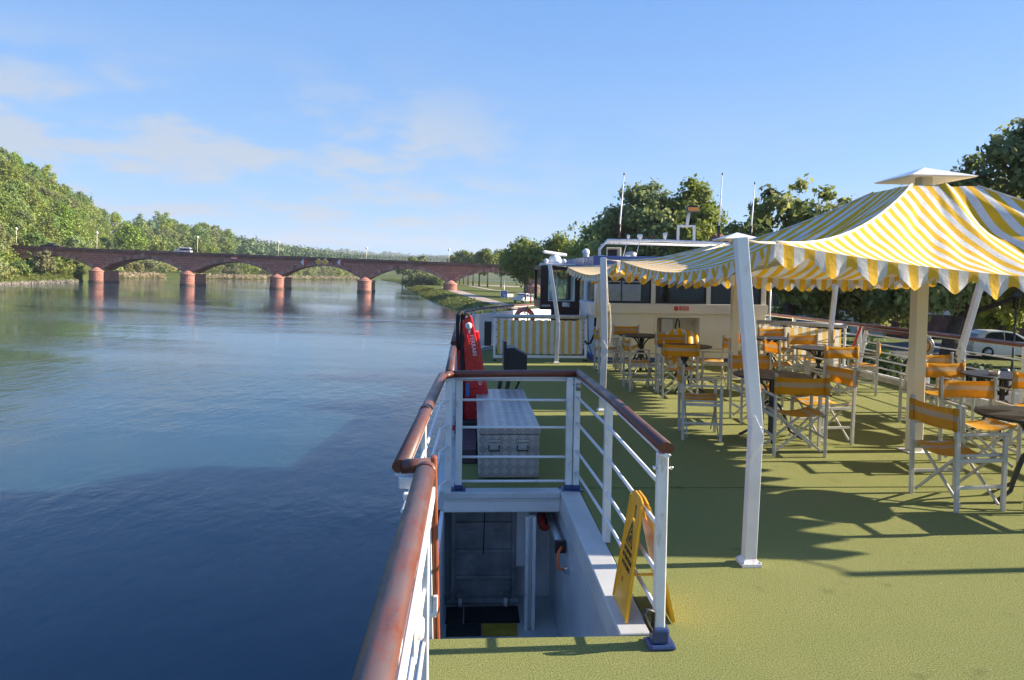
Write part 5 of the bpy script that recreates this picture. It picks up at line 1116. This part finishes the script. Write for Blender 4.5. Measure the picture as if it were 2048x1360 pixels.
a = MB(); a.b2(1.905, 1.925, Y0-.003, Y0+.029, 1.19, 1.95); a.b2(2.535, 2.555, Y0-.003, Y0+.029, 1.19, 1.95); a.b2(1.926, 2.534, Y0-.003, Y0+.029, 1.19, 1.21); a.build('frame', M['white_old'], f_)
a = MB(); a.b2(1.781, 2.599, Y1-.04, Y1-.032, 1.1901, 1.9599); a.build('window', M['glass'], bd)
a = MB(); a.b2(2.02, 2.64, Y0-.012, Y0-.001, .55, .93); a.b2(2.02, 2.64, Y0-.012, Y0-.001, .08, .5); a.build('door_panel', M['wood_dark'], bd, bevel=.008)
a = MB(); a.b2(2.25, 2.43, Y0-.012, Y0-.001, 1.05, 1.16); a.build('name_plate', M['chrome'], bd, bevel=.004)
a = MB(); a.b2(1.74, 1.96, Y0-.014, Y0-.001, 1.05, 1.10); a.build('sliding_latch', M['steel'], bd, bevel=.004)
MB().tube([(2.04, Y0-.005, 1.04), (2.04, Y0-.04, 1.05), (2.14, Y0-.04, 1.06), (2.14, Y0-.005, 1.06)], .008, 6).build('handle', M['wood_z'], bd)
a = MB(); a.b2(1.83, 2.62, Y0-.08, Y1+.05, 2.061, 2.10); a.build('roof', M['white'], bd, bevel=.01)
a = MB(); a.b2(1.95, 2.15, 18.1, 18.25, 1.22, 1.44); in_ = a.build('instrument_box', M['white_old'], t, bevel=.02)
a = MB(); a.lathe([(.05, 0), (.075, .005), (.075, .012), (.05, .015)], (2.05, 18.095, 1.33), 16, RX); a.build('dial', M['bluegrey'], in_)
a = MB(); a.bar((2.32, 18.9, 1.1), (2.27, 19.0, 1.95), .04); a.bar((2.43, 18.3, 1.2), (2.34, 18.35, 1.7), .015); a.build('window_bar', M['white'], t)
t = thing('radar_scanner', 'white bar radar scanner with its drum base on top of the wheelhouse wing', 'radar', (2.05, 17.9, 2.1))
a = MB(); a.b2(1.74, 2.36, 17.75, 18.1, 2.101, 2.13); a.build('base_plate', M['white'], t, bevel=.006)
a = MB(); a.lathe([(.16, 2.13), (.17, 2.17), (.15, 2.25), (.12, 2.30), (.06, 2.31), (.05, 2.34)], (2.1, 17.9, 0), 20); a.build('drum', M['white'], t)
a = MB(); a.bar((1.78, 17.75, 2.40), (2.40, 18.0, 2.33), .09, .075); a.build('scanner_bar', M['white'], t, bevel=.03)
for x in (1.86, 2.3): a = MB(); a.lathe([(.03, -.05), (.06, 0), (.055, .06), (.02, .09)], (x, 17.72, 2.17), 12, RX); a.build('deck_lamp', M['white_old'], t)
# ---- gear on the deckhouse roof
YR = 15.5
rx = lambda px, Y=YR: Y*math.tan(math.atan((px-1024)/1440)+yaw)
rz_ = lambda py, px=1300, Y=YR: 1.8-(py-(551+.014*(px-1024)))/1440*Y
t = thing('roof_pipe_rack', 'horizontal tan pipe rack standing on the deckhouse roof carrying small fittings', 'pipe rack', (rx(1320), YR, 2.1))
MB().tube([(rx(1197), YR, 2.09), (rx(1197), YR, rz_(498, 1197)), (rx(1213), YR, rz_(480, 1213)), (rx(1330), YR, rz_(481, 1330)), (rx(1455), YR, rz_(486, 1455)), (rx(1475), YR, 2.09)], .032, 10).build('pipe', M['white_old'], t)
MB().tube([(rx(1205), YR+.3, rz_(489, 1205)), (rx(1216), YR+.3, rz_(484, 1216)), (rx(1455), YR+.3, rz_(490, 1455))], .025, 8).build('lower_pipe', M['white_old'], t)
for px, h, nm, mt, r in ((1254, 10, 'small_lamp', 'white', .035), (1277, 11, 'horn', 'white_old', .06), (1301, 12, 'beacon', 'wood_dark', .04), (1327, 14, 'sensor', 'white', .045)):
    zb = rz_(481, px)+.02; a = MB(); a.lathe([(r*.6, 0), (r*.7, h*.003), (r, h*.006), (r, h*.0105), (r*.4, h*.0115)], (rx(px), YR, zb), 14); a.build(nm, M[mt], t)
for px in (1250, 1275): MB().tube([(rx(px), YR-.05, rz_(485, px)), (rx(px-4), YR-.07, rz_(502, px)), (rx(px-10), YR-.05, 2.1)], .007, 5).build('cable', M['white_old'], t)
for k, (pb, pt, yb, yt) in enumerate(((1235, 1243, 476, 350), (1433, 1438, 478, 348), (1497, 1503, 478, 366))):
    t = thing('whip_antenna', ('tall thin white antenna at the left end of the roof pipe rack', 'tall thin white antenna right of the floodlight', 'shorter thin antenna behind the white cap of the far canopy')[k], 'antenna', (rx(pb), YR, rz_(yb, pb)))
    zb = rz_(yb, pb); zt = rz_(yt, pt)
    MB().tube([(rx(pb), YR, zb), (rx(pb)+.02, YR, zb+.35), (rx(pt), YR, zt)], [.028, .018, .009], 8).build('rod', M['white'], t)
    MB().tube([(rx(pb), YR, zb-.02), (rx(pb)+.015, YR, zb+.3)], .032, 8).build('sleeve', M['wood_dark'] if k == 0 else M['black'], t)
    a = MB(); a.lathe([(.012, 0), (.018, .03), (.005, .06)], (rx(pt), YR, zt), 8); a.build('tip', M['black'], t)
t = thing('floodlight_mast', 'floodlight with amber glass on a square post above the roof pipe rack', 'floodlight', (rx(1370), YR, 2.6))
a = MB(); z0_, z1_ = rz_(480, 1370), rz_(453, 1370)
a.bar((rx(1353), YR, z0_), (rx(1353), YR, z1_), .05); a.bar((rx(1385), YR, z0_), (rx(1385), YR, z1_), .05); a.bar((rx(1351), YR, z1_+.022), (rx(1387), YR, z1_+.022), .05, .045); a.build('bracket', M['white_old'], t, bevel=.004)
MB().tube([(rx(1370), YR, z1_+.04), (rx(1374), YR, rz_(422, 1374))], .035, 8).build('post', M['white_old'], t)
a = MB(); a.prism([(-.14, 0), (.14, 0), (.11, .13), (-.11, .13)], -.12, .05, lambda u, v, w: (rx(1379)+u, YR+w, rz_(422, 1378)+v)); lh = a.build('lamp_head', M['black'], t, bevel=.01)
a = MB(); a.b2(rx(1379)-.12, rx(1379)+.12, YR-.128, YR-.1205, rz_(421, 1378), rz_(414, 1378)); a.build('lens', M['amber'], lh)
t = thing('satellite_dome', 'small white dome on the left corner of the blue roof edge', 'dome', (rx(1170, 16), 16, 2.2))
a = MB(); a.lathe([(.05, -.12), (.07, -.1), (.075, -.03)]+[(.085*math.cos(R_(k)), .085*math.sin(R_(k))) for k in range(-20, 91, 15)], (rx(1170, 16), 16, 2.34), 16); a.build('dome', M['white'], t)
a = MB(); a.lathe([(.03, 0), (.03, .14)], (rx(1170, 16), 16, 2.09), 8); a.build('stem', M['steel'], t)
t = thing('horn_speaker', 'square horn loudspeaker with black mouth on the deckhouse roof', 'loudspeaker', (rx(1222), YR-.2, 2.1))
a = MB(); X_, Y_, Z_ = rx(1222, 15.3), 15.3, rz_(506, 1222, 15.3)
a.add([(X_-.15, Y_-.2, Z_-.10), (X_+.15, Y_-.2, Z_-.10), (X_+.15, Y_-.2, Z_+.11), (X_-.15, Y_-.2, Z_+.11), (X_-.04, Y_+.2, Z_-.04), (X_+.04, Y_+.2, Z_-.04), (X_+.04, Y_+.2, Z_+.04), (X_-.04, Y_+.2, Z_+.04)], [(0, 1, 5, 4), (1, 2, 6, 5), (2, 3, 7, 6), (3, 0, 4, 7), (4, 5, 6, 7)])
a.build('horn', M['cream'], t, solid=.015)
a = MB(); a.b2(X_-.10, X_+.10, Y_-.03, Y_-.02, Z_-.07, Z_+.07); a.build('mouth', M['black'], t)
for k, (px, w, h) in enumerate(((1203, .08, .13), (1253, .13, .13), (1264, .16, .2))):
    t = thing('roof_vent', ('small white box fitting left of the horn loudspeaker', 'small white rounded fitting right of the horn loudspeaker', 'grey octagonal ventilator hood on the deckhouse roof')[k], 'vent', (rx(px), YR, 2.09))
    a = MB(); a.lathe([(w*.6, 2.09), (w*.62, 2.09+h*.6), (w*.8, 2.09+h*.7), (w*.8, 2.09+h*1.15), (w*.5, 2.09+h*1.35)], (rx(px), YR+.1*k, 0), 8 if k == 2 else 14); a.build('hood', M['white' if k < 2 else 'steel'], t)
    a = MB(); a.lathe([(w*.75, 2.085), (w*.75, 2.10)], (rx(px), YR+.1*k, 0), 12); a.build('flange', M['white_old'], t)
# ---- striped wind screens
def screen(label, p0, p1, z1, per, phase=0):
    p0, p1 = Vector((*p0, 0)), Vector((*p1, 0)); dv = (p1-p0); L = dv.length; dv.normalize(); nn = Vector((dv.y, -dv.x, 0))
    t = thing('wind_screen', label, 'screen', ((p0+p1)/2)[:])
    def W(u, z, o=0): return tuple(p0+dv*u+nn*o+Vector((0, 0, z)))
    fr = MB()
    for u in (.02, L-.02): fr.bar(W(u, .06), W(u, z1), .045, .05, up=nn)
    fr.bar(W(0, .09), W(L, .09), .045, .05); fr.build('frame', M['white'], t, bevel=.005)
    MB().tube([W(-.02, z1-.01), W(L*.5, z1-.01), W(L+.02, z1-.01)], .045, 10).build('roller_tube', M['alu'], t)
    for u in (.03, L-.03):
        f = MB(); f.bar(W(u, .002, -.15), W(u, .002+.03, .15), .05, .03); f.build('foot', M['rubber'], t)
    c = MB(); zf0, zf1 = .15, z1-.085
    nz = lambda u, v: .012*math.sin(u*L*5)+.006*math.sin(u*L*13+v*4)
    def edge(u, v): return zf0+(zf1-zf0)*v+.008*math.sin(u*L*2*math.pi/.18)*(1 if v > .9 else -1 if v < .1 else 0)
    c.grid(lambda u, v: W(.08+(L-.16)*u, edge(u, v), nz(u, v)), 70, 8, True, lambda u, v: (u*(L-.16)+phase, v)); cl = c.build('canvas', M['screen'], t, fixn=False)
    hk = MB(); k = .1
    while k < L-.1:
        for z in (zf1+.012, zf0-.012): hk.box(W(k, z, .005), (.012, .012, .04))
        k += .18
    for z in np.linspace(zf0+.05, zf1-.05, 5):
        for u in (.065, L-.065): hk.box(W(u, z, .005), (.035, .012, .012))
    hk.build('hooks', M['wood_dark'], cl); return t
screen('yellow and white striped screen at the left beside the red crane', (.50, 15.1), (2.48, 15.12), .95, .22, .02)
screen('yellow and white striped screen at the right by the quay railing', (5.95, 14.55), (7.32, 13.6), .92, .22, .05)
a = MB(); a.b2(.31, .46, 15.2, 15.5, .30, .82); t = a.build('light_box', M['black'], loc=(.38, 15.35, .3), bevel=.01); tag(t, 'black box standing at the left end of the left striped screen', 'box')
for k in ():
    pass
# ---- lifebuoy
t = thing('lifebuoy', 'red lifebuoy with white lettering standing behind the left striped screen', 'lifebuoy', (1.43, 18.8, .68))
ring = [(1.43+.215*math.cos(R_(a_)), 18.8, .70+.215*math.sin(R_(a_))) for a_ in range(0, 361, 12)]
MB().tube(ring, .062, 12, 1, False).build('ring', M['life_red'], t)
for a_, ch in zip((150, 131, 112, 93, 74, 55, 36), 'CROISIE'):
    ca_, sa_ = math.cos(R_(a_)), math.sin(R_(a_))
    text_mesh(ch, .075, lambda u, v, w: (1.43+ca_*.19+(v)*ca_+u*sa_, 18.735-w, .70+sa_*.19+v*sa_-u*ca_), .002).build('lettering', M['white_print'], t)
a = MB(); a.b2(1.36, 1.50, 18.78, 18.84, -.0, .42); a.build('bracket', M['white'], t)
a = MB(); a.tube([(1.43, 18.73, .98), (1.42, 18.72, .88), (1.44, 18.72, .80)], .02, 6); a.build('rope', M['rope'], t)
# ---- canopies
CX0, CX1 = 1.97, 6.95
def canopy(label, y0, y1, px_, py_, zc, zap, seed, group=None):
    g = np.random.default_rng(seed)
    t = thing('canopy', label, 'canopy', (px_, py_, 0))
    cor = [Vector((CX0, y0, zc)), Vector((CX1, y0, zc-.03)), Vector((CX1, y1, zc-.02)), Vector((CX0, y1, zc-.02))]
    rs = .34; top = [Vector((px_+a_*rs, py_+b_*rs, zap)) for a_, b_ in ((-1, -1), (1, -1), (1, 1), (-1, 1))]
    cen = Vector((px_, py_, 0)); ph = [g.random(8)*6.28 for _ in range(4)]
    def eave(k, s):
        a_, b_ = cor[k], cor[(k+1) % 4]; p = a_.lerp(b_, (s+1)/2); q = 1-s*s
        inw = (cen-Vector((p.x, p.y, 0))).normalized(); p = p+inw*(.10*q); p.z -= (.20 if k in (0, 2) else .17)*q; return p
    def surf(k, s, v):
        e = eave(k, s); w = top[k].lerp(top[(k+1) % 4], (s+1)/2); p = e.lerp(w, v); f = v**2.05*(1.12-.12*v)
        ht = e.z+(w.z-e.z)*f
        fl = (1-s*s)*v*(1-v)*4
        ht += fl*(-.07)+.016*fl*math.sin(9*s+ph[k][0])+.015*fl*math.sin(17*s+5*v+ph[k][1])+.010*math.sin(31*s+ph[k][2]-9*v)*math.sin(6*v+s*4)*(1-s*s)*min(1, v*4)*min(1, (1-v)*4)
        if k == 0: ht += -.10*math.exp(-((s-.25)/.20)**2-((v-.80)/.13)**2)+.05*math.exp(-((s-.02)/.12)**2-((v-.88)/.2)**2)     # loose fold by the cap
        return Vector((p.x, p.y, ht))
    rf = MB(); va = MB()
    for k in range(4):
        ax = 0 if k in (0, 2) else 1
        def uvf(i, j, k=k, ax=ax):
            p = surf(k, 2*i-1, j); return (p[ax], j)
        rf.grid(lambda i, j: surf(k, 2*i-1, j), 56, 22, True, uvf)
        o = (Vector((0, -1, 0)), Vector((1, 0, 0)), Vector((0, 1, 0)), Vector((-1, 0, 0)))[k]
        amp = .085 if k in (1, 3) else .03
        rnd = g.random(60)
        def val(i, j, k=k, ax=ax, o=o):
            p = eave(k, 2*i-1); u = p[ax]; fr = (u/.29+100) % 1.0; tooth = int(u/.29) % 60
            tri = .5+.5*math.cos(2*math.pi*(fr-.125)); tri = tri**.8*(1+.12*max(0, 1-8*abs(fr-.125))); drop = .068+.092*tri+.018*(rnd[tooth]-.5)
            sway = o*(.012*j+amp*(.35+.8*rnd[tooth])*(j**1.6)*math.sin(2*math.pi*(fr+.12)+rnd[tooth]*1.2)*.75)
            along = Vector((1, 0, 0)) if ax == 0 else Vector((0, 1, 0))
            dz = -drop*j
            if k == 3: along = along*(-.06*j*j*(.4+rnd[tooth])); dz *= .92
            else: along = along*(.012*j*(rnd[tooth]-.5))
            return p+sway+along+Vector((0, 0, dz))
        def uvv(i, j, k=k, ax=ax): return (eave(k, 2*i-1)[ax], 2+j)
        va.grid(val, 300, 7, True, uvv)
    ro = rf.build('roof_canvas', M['canopy'], t, fixn=False); va.build('valance', M['canopy'], ro, fixn=False)
    hm = MB()
    for k in range(4): hm.tube([surf(k, -1, v)+Vector((0, 0, .006)) for v in np.linspace(0, 1, 14)], .012, 6, 1.0)
    hm.build('hem_seam', M['hem'], ro)
    p = MB(); p.b2(px_-.063, px_+.063, py_-.063, py_+.063, .012, zap+.13); po = p.build('centre_pole', M['cream'], t, bevel=.01)
    f = MB(); f.b2(px_-.12, px_+.12, py_-.12, py_+.12, .001, .0115); f.build('foot_plate', M['white_old'], po, bevel=.003)
    rg = MB(); rg.b2(px_-.2, px_+.2, py_-.2, py_+.2, zap-.05, zap-.03); rg.build('top_plate', M['cream'], t)
    c = MB(); h = .345; zb = zap+.105
    c.add([(px_-h, py_-h, zb), (px_+h, py_-h, zb), (px_+h, py_+h, zb), (px_-h, py_+h, zb), (px_, py_, zb+.125), (px_-h+.02, py_-h+.02, zb-.012), (px_+h-.02, py_-h+.02, zb-.012), (px_+h-.02, py_+h-.02, zb-.012), (px_-h+.02, py_+h-.02, zb-.012), (px_, py_, zb+.09)],
          [(0, 1, 4), (1, 2, 4), (2, 3, 4), (3, 0, 4), (6, 5, 9), (7, 6, 9), (8, 7, 9), (5, 8, 9), (0, 5, 6, 1), (1, 6, 7, 2), (2, 7, 8, 3), (3, 8, 5, 0)]); c.build('cap', M['white'], t)
    return t, cor
cA, corA = canopy('nearest yellow and white striped canopy with a white pyramid cap', 4.58, 9.38, 4.71, 7.3, 2.035, 2.755, 1)
cB, corB = canopy('farther striped canopy reaching to the cream deckhouse', 9.62, 14.55, 4.77, 12.72, 2.01, 2.40, 2)
# ---- leaning canopy posts
def cpost(label, x, y, side, rope_to, lean=1.0, slack=True):
    t = thing('canopy_post', label, 'post', (x, y, 0)); s = .074; k = -1 if side < 0 else 1
    kx = x+.02*k*-1; kz = .88; tx = x+k*.11*lean; tz = 2.055
    a = MB(); a.bar((x, y, .03), (kx, y, kz), s, s, up=(0, 1, 0)); lo = a.build('lower_shaft', M['white_old'], t, bevel=.004)
    a = MB(); a.bar((kx, y, kz+.001), (tx, y, tz), s*.98, s*.98, up=(0, 1, 0)); up2 = a.build('upper_shaft', M['white'], t, bevel=.004)
    a = MB(); a.b2(x-.062, x+.062, y-.062, y+.062, .002, .02); a.add([(x-.062, y-.062, .0205), (x+.062, y-.062, .0205), (x+.062, y+.062, .0205), (x-.062, y+.062, .0205), (x-.038, y-.038, .045), (x+.038, y-.038, .045), (x+.038, y+.038, .045), (x-.038, y+.038, .045)], [(0, 1, 5, 4), (1, 2, 6, 5), (2, 3, 7, 6), (3, 0, 4, 7), (4, 5, 6, 7)]); bp_ = a.build('base_plate', M['white_old'], t)
    for sx in (-1, 1):
        for sy in (-1, 1): b_ = MB(); b_.lathe([(.008, .02), (.008, .03), (.004, .032)], (x+sx*.052, y+sy*.052, 0), 6); b_.build('bolt', M['steel'], bp_)
    a = MB(); a.prism([(-.036, kz-.20), (.04, kz-.09), (.04, kz-.05), (-.02, kz+.07), (-.036, kz+.07)], -.041, -.0375, lambda u, v, w: (kx+u*.97, y+w, v)); a.build('joint_plate', M['white'], lo, bevel=.002)
    rp = Vector(rope_to); tp = Vector((tx, y, tz-.01)); mid = (tp+rp)/2-Vector((0, 0, .01))
    MB().tube([tp, mid, rp], .009, 6).build('tie_rope', M['rope'], up2)
    xr = tx+.042; cl = []
    for j in range(20): cl.append((xr+.022*math.sin(j*1.9)+.045, y+.02+.02*math.cos(j*2.3), 1.40-.06*math.sin(j*.9)))
    if slack: MB().tube([(tx+.042, y+.02, tz-.02), (xr+.03, y+.02, 1.6)]+cl[:12]+[(xr+.075, y+.02, 1.3), (xr+.085, y+.02, 1.1), (xr+.075, y+.02, .92)], .007, 6).build('hanging_rope', M['rope'], up2)
cpost('nearest leaning white post at the near left corner of the near canopy', 1.775, 4.38, -1, corA[0])
cpost('middle leaning white post where the two canopies meet on the river side', 1.78, 9.5, -1, (corA[3]+corB[0])/2, .2)
cpost('farthest leaning white post in front of the left striped screen', 1.79, 14.72, -1, corB[3], 1.6)
cpost('leaning white post on the quay side between the two canopies', 6.78, 9.5, 1, (corA[2]+corB[1])/2, 2.6, False)
cpost('leaning white post in front of the right striped screen', 6.88, 13.3, 1, corB[2], .7, False)
cpost('leaning white post on the quay side outside the right edge of the picture', 6.95, 4.36, 1, corA[1], 3.0, False)
# ---- director chairs
def make_chair():
    t = thing('director_chair', 'chair', 'chair'); t['group'] = 'folding director chairs on deck'; hw = .255
    for s in (-1, 1):
        a = MB(); a.bar((s*hw, -.2, .0), (s*hw, -.215, .83), .024, .034, up=(0, 1, 0)); l = a.build('leg', M['alu'], t, raw=True, bevel=.003)
        c = MB(); c.box((s*hw, -.215, .838), (.030, .04, .022)); c.build('cap', M['steel'], l, raw=True, bevel=.008)
        a = MB(); a.bar((s*hw, .205, .0), (s*hw, .205, .60), .024, .034, up=(0, 1, 0)); a.build('leg', M['alu'], t, raw=True, bevel=.003)
        a = MB(); a.bar((s*hw, -.193, .612), (s*hw, .235, .612), .036, .02); a.build('armrest', M['alu'], t, raw=True, bevel=.004)
        a = MB(); a.bar((s*hw, -.19, .405), (s*hw, .19, .405), .02, .032); a.bar((s*hw, -.19, .195), (s*hw, .19, .195), .018, .028); a.build('side_rail', M['alu'], t, raw=True, bevel=.003)
    for y, d in ((-.165, 1), (.17, -1)):
        a = MB()
        for s in (-1, 1): a.bar((s*.235, y+s*.013, .045), (-s*.225, y+s*.013, .435), .022, .014, up=(0, 1, 0))
        a.bar((0, y-.02, .24), (0, y+.03, .24), .014); a.build('cross_brace', M['alu'], t, raw=True, bevel=.002)
    for s in (-1, 1): a = MB(); a.bar((s*.225, -.2, .44), (s*.225, .2, .44), .022, .022); a.build('seat_rod', M['alu'], t, raw=True, bevel=.004)
    a = MB(); a.grid(lambda u, v: (-.235+.47*u, -.205+.41*v, .452-.050*math.sin(math.pi*u)**.8+.006*math.sin(v*9+u*4)), 16, 8); a.build('seat', M['chair_seat'], t, raw=True, solid=.003, fixn=False)
    a = MB()
    def bk(u, v):
        x = -.272+.544*u; e = min(1, min(u, 1-u)/.06); sag = math.sin(math.pi*u)
        return (x, -.198-.018*(1-e)-.052*sag**.7+.006*math.sin(v*5+u*7), .635+.18*v-.012*sag*(v > .5))
    a.grid(bk, 24, 6); b_ = a.build('backrest', M['chair_back'], t, raw=True, solid=.003, fixn=False)
    for x0 in (-.275, .225): a = MB(); a.grid(lambda u, v: (x0+.05*u, -.232-.002*math.sin(u*3), .634+.182*v), 3, 3); a.build('hem', M['chair_back'], b_, raw=True, solid=.003, fixn=False)
    return t
CH = [(3.98, 5.6, -87, 'large near director chair at the right, seen from behind, facing the nearest table'), (4.96, 6.68, 176, 'chair facing us behind the nearest table at the right edge'), (5.75, 8.62, 4, 'bright orange lit chair right of the cream centre pole'), (6.26, 9.10, 184, 'yellow chair near the amber searchlight, partly behind the cream pole'), (6.26, 7.72, -6, 'chair cut by the right edge beside the table with the ashtray'), (4.62, 5.12, 2, 'chair whose front legs show at the far right edge beside the nearest chair'),
      (3.38, 7.27, -2, 'chair in the middle seen straight from behind, right of the nearest white post'), (3.95, 7.80, 97, 'chair turned left standing right behind the middle chair'), (5.51, 10.60, 2, 'chair seen from behind in front of the far right table'), (6.29, 11.15, 62, 'bright orange chair by the folded white gate'), (6.55, 13.10, 62, 'small lit orange chair in front of the right striped screen'), (5.93, 12.30, 180, 'chair with a bright lit triangle on its canvas behind the far right table'), (6.01, 13.78, 180, 'farthest right chair in front of the right end of the deckhouse'),
      (5.03, 11.20, -84, 'narrow side-on orange chair just right of the nearest white post'), (3.62, 8.85, 180, 'chair half hidden behind the nearest white post'), (2.62, 8.0, -98, 'side-on chair left of the nearest white post facing right'), (3.16, 10.72, -2, 'chair seen from behind in the left group, right of the side-on pair'), (3.50, 12.15, 180, 'chair in front of the folded canvas bundle'), (2.72, 11.33, -92, 'side-on chair between the middle white post and the left group table'), (3.15, 14.1, 180, 'chair standing against the cream deckhouse wall at the left'),
      (2.6, 13.4, -90, 'chair partly hidden behind the middle white post'), (4.00, 11.60, 80, 'chair turned left in front of the far cream pole'), (5.10, 12.90, -88, 'chair almost wholly hidden behind the nearest white post near the deckhouse')]
ch0 = make_chair()
for k, (x, y, rz, lb) in enumerate(CH):
    o = ch0 if k == 0 else copy_tree(ch0)
    place(o, (x, y, .001), R_(rz+random.uniform(-4, 4)), True, lb)
# ---- round tables
def make_table():
    t = thing('round_table', 'table', 'table'); t['group'] = 'round bistro tables on deck'
    a = MB(); a.lathe([(.01, .70), (.36, .70), (.41, .705), (.415, .718), (.40, .722), (.01, .722)], n=40); top = a.build('tabletop', M['tabletop'], t, raw=True)
    a = MB(); a.lathe([(.405, .700), (.424, .704), (.428, .714), (.422, .7225), (.408, .7235)], n=40); a.build('edge_band', M['black'], top, raw=True)
    a = MB(); a.tube([(0, 0, .05), (0, 0, .70)], .03, 10); a.lathe([(.05, .30), (.06, .34), (.05, .38)], n=12); a.build('column', M['iron'], t, raw=True)
    for k in range(4):
        c, s = math.cos(R_(45+90*k)), math.sin(R_(45+90*k))
        a = MB(); a.tube([(r*c, r*s, z) for r, z in ((.03, .42), (.10, .36), (.16, .22), (.20, .10), (.30, .035), (.34, .012))], .016, 8); a.build('leg', M['iron'], t, raw=True)
        a = MB(); a.tube([(r*c, r*s, z) for r, z in ((.03, .48), (.07, .58), (.14, .66), (.26, .692))], .013, 6); a.build('top_bracket', M['iron'], t, raw=True)
    return t
TB = [(4.62, 5.58, 'nearest brown round table cut by the right edge'), (6.22, 8.02, 'round table with the small ashtray by the quay railing'), (3.42, 7.92, 'round table right behind the nearest white post'), (5.55, 11.1, 'round table between the chairs at the far right'), (5.52, 12.95, 'small looking far table in front of the right striped screen'), (3.42, 11.25, 'round table in the middle of the left chair group'), (3.2, 13.25, 'round table near the cream deckhouse wall')]
tb0 = make_table()
for k, (x, y, lb) in enumerate(TB): place(tb0 if k == 0 else copy_tree(tb0), (x, y, .001), random.random(), True, lb)
t = thing('ashtray', 'small pale ashtray on the round table by the quay railing', 'ashtray', (6.08, 7.98, .725))
a = MB(); a.lathe([(.03, .725), (.05, .73), (.058, .768), (.05, .768), (.042, .74), (.01, .738)], (6.08, 7.98, 0), 18); a.build('bowl', M['ceramic'], t)
a = MB(); a.tube([(6.11, 7.93, .772), (6.06, 7.90, .776)], .006, 6); a.build('cigarette_rest', M['white_old'], t)
# ---- folded canvas bundle
t = thing('canvas_bundle', 'yellow and white striped canvas folded over a stand before the deckhouse niche', 'canvas bundle', (4.05, 13.6, .5))
g = np.random.default_rng(4)
def bun(u, v):
    x = 3.70+.66*u; k = math.sin(math.pi*u)**.4; z = .50+.42*k*math.sin(math.pi*min(1, v*1.0)) if False else None
    th = math.pi*(v*1.15-.08); r = .17*(.55+.45*k)*(1+.10*math.sin(u*19+v*7)+.07*math.sin(u*7-v*13)); zz = .60+.06*k*(u > .3)+r*math.sin(th)*.85-(.32*(1-math.sin(th)) if v < .25 or v > .8 else 0)
    return (x+.02*math.sin(v*9), 13.6-r*math.cos(th)*1.0, zz+.02*math.sin(u*31+v*17))
a = MB(); a.grid(bun, 40, 30, True, lambda u, v: (u*.62+.05*math.sin(v*6), v)); a.build('canvas', M['canopy'], t, solid=.01, fixn=False)
a = MB(); a.b2(3.80, 4.24, 13.5, 13.7, .02, .52); a.build('stand', M['white_old'], t, bevel=.02)
# ================================================================ the ship lies slightly heeled at its mooring
seen = set()
for o in SHIP:
    if o.parent is None and o.name not in seen:
        seen.add(o.name); o.matrix_world = HEEL @ o.matrix_world
# ================================================================ morning air over the river
hz = MB(); hz.b2(-3600, 1500, -520, 4400, WZ-2, 190)
hm_ = bpy.data.materials.new('haze air'); hm_.use_nodes = True; nt = hm_.node_tree; nt.nodes.clear()
ho = nt.nodes.new('ShaderNodeOutputMaterial'); pv = nt.nodes.new('ShaderNodeVolumePrincipled'); nt.links.new(pv.outputs[0], ho.inputs['Volume'])
pv.inputs['Color'].default_value = (.80, .88, 1, 1); pv.inputs['Density'].default_value = .00013; pv.inputs['Anisotropy'].default_value = .1
tag(hz.build('haze', hm_, ship=False), kind='stuff')
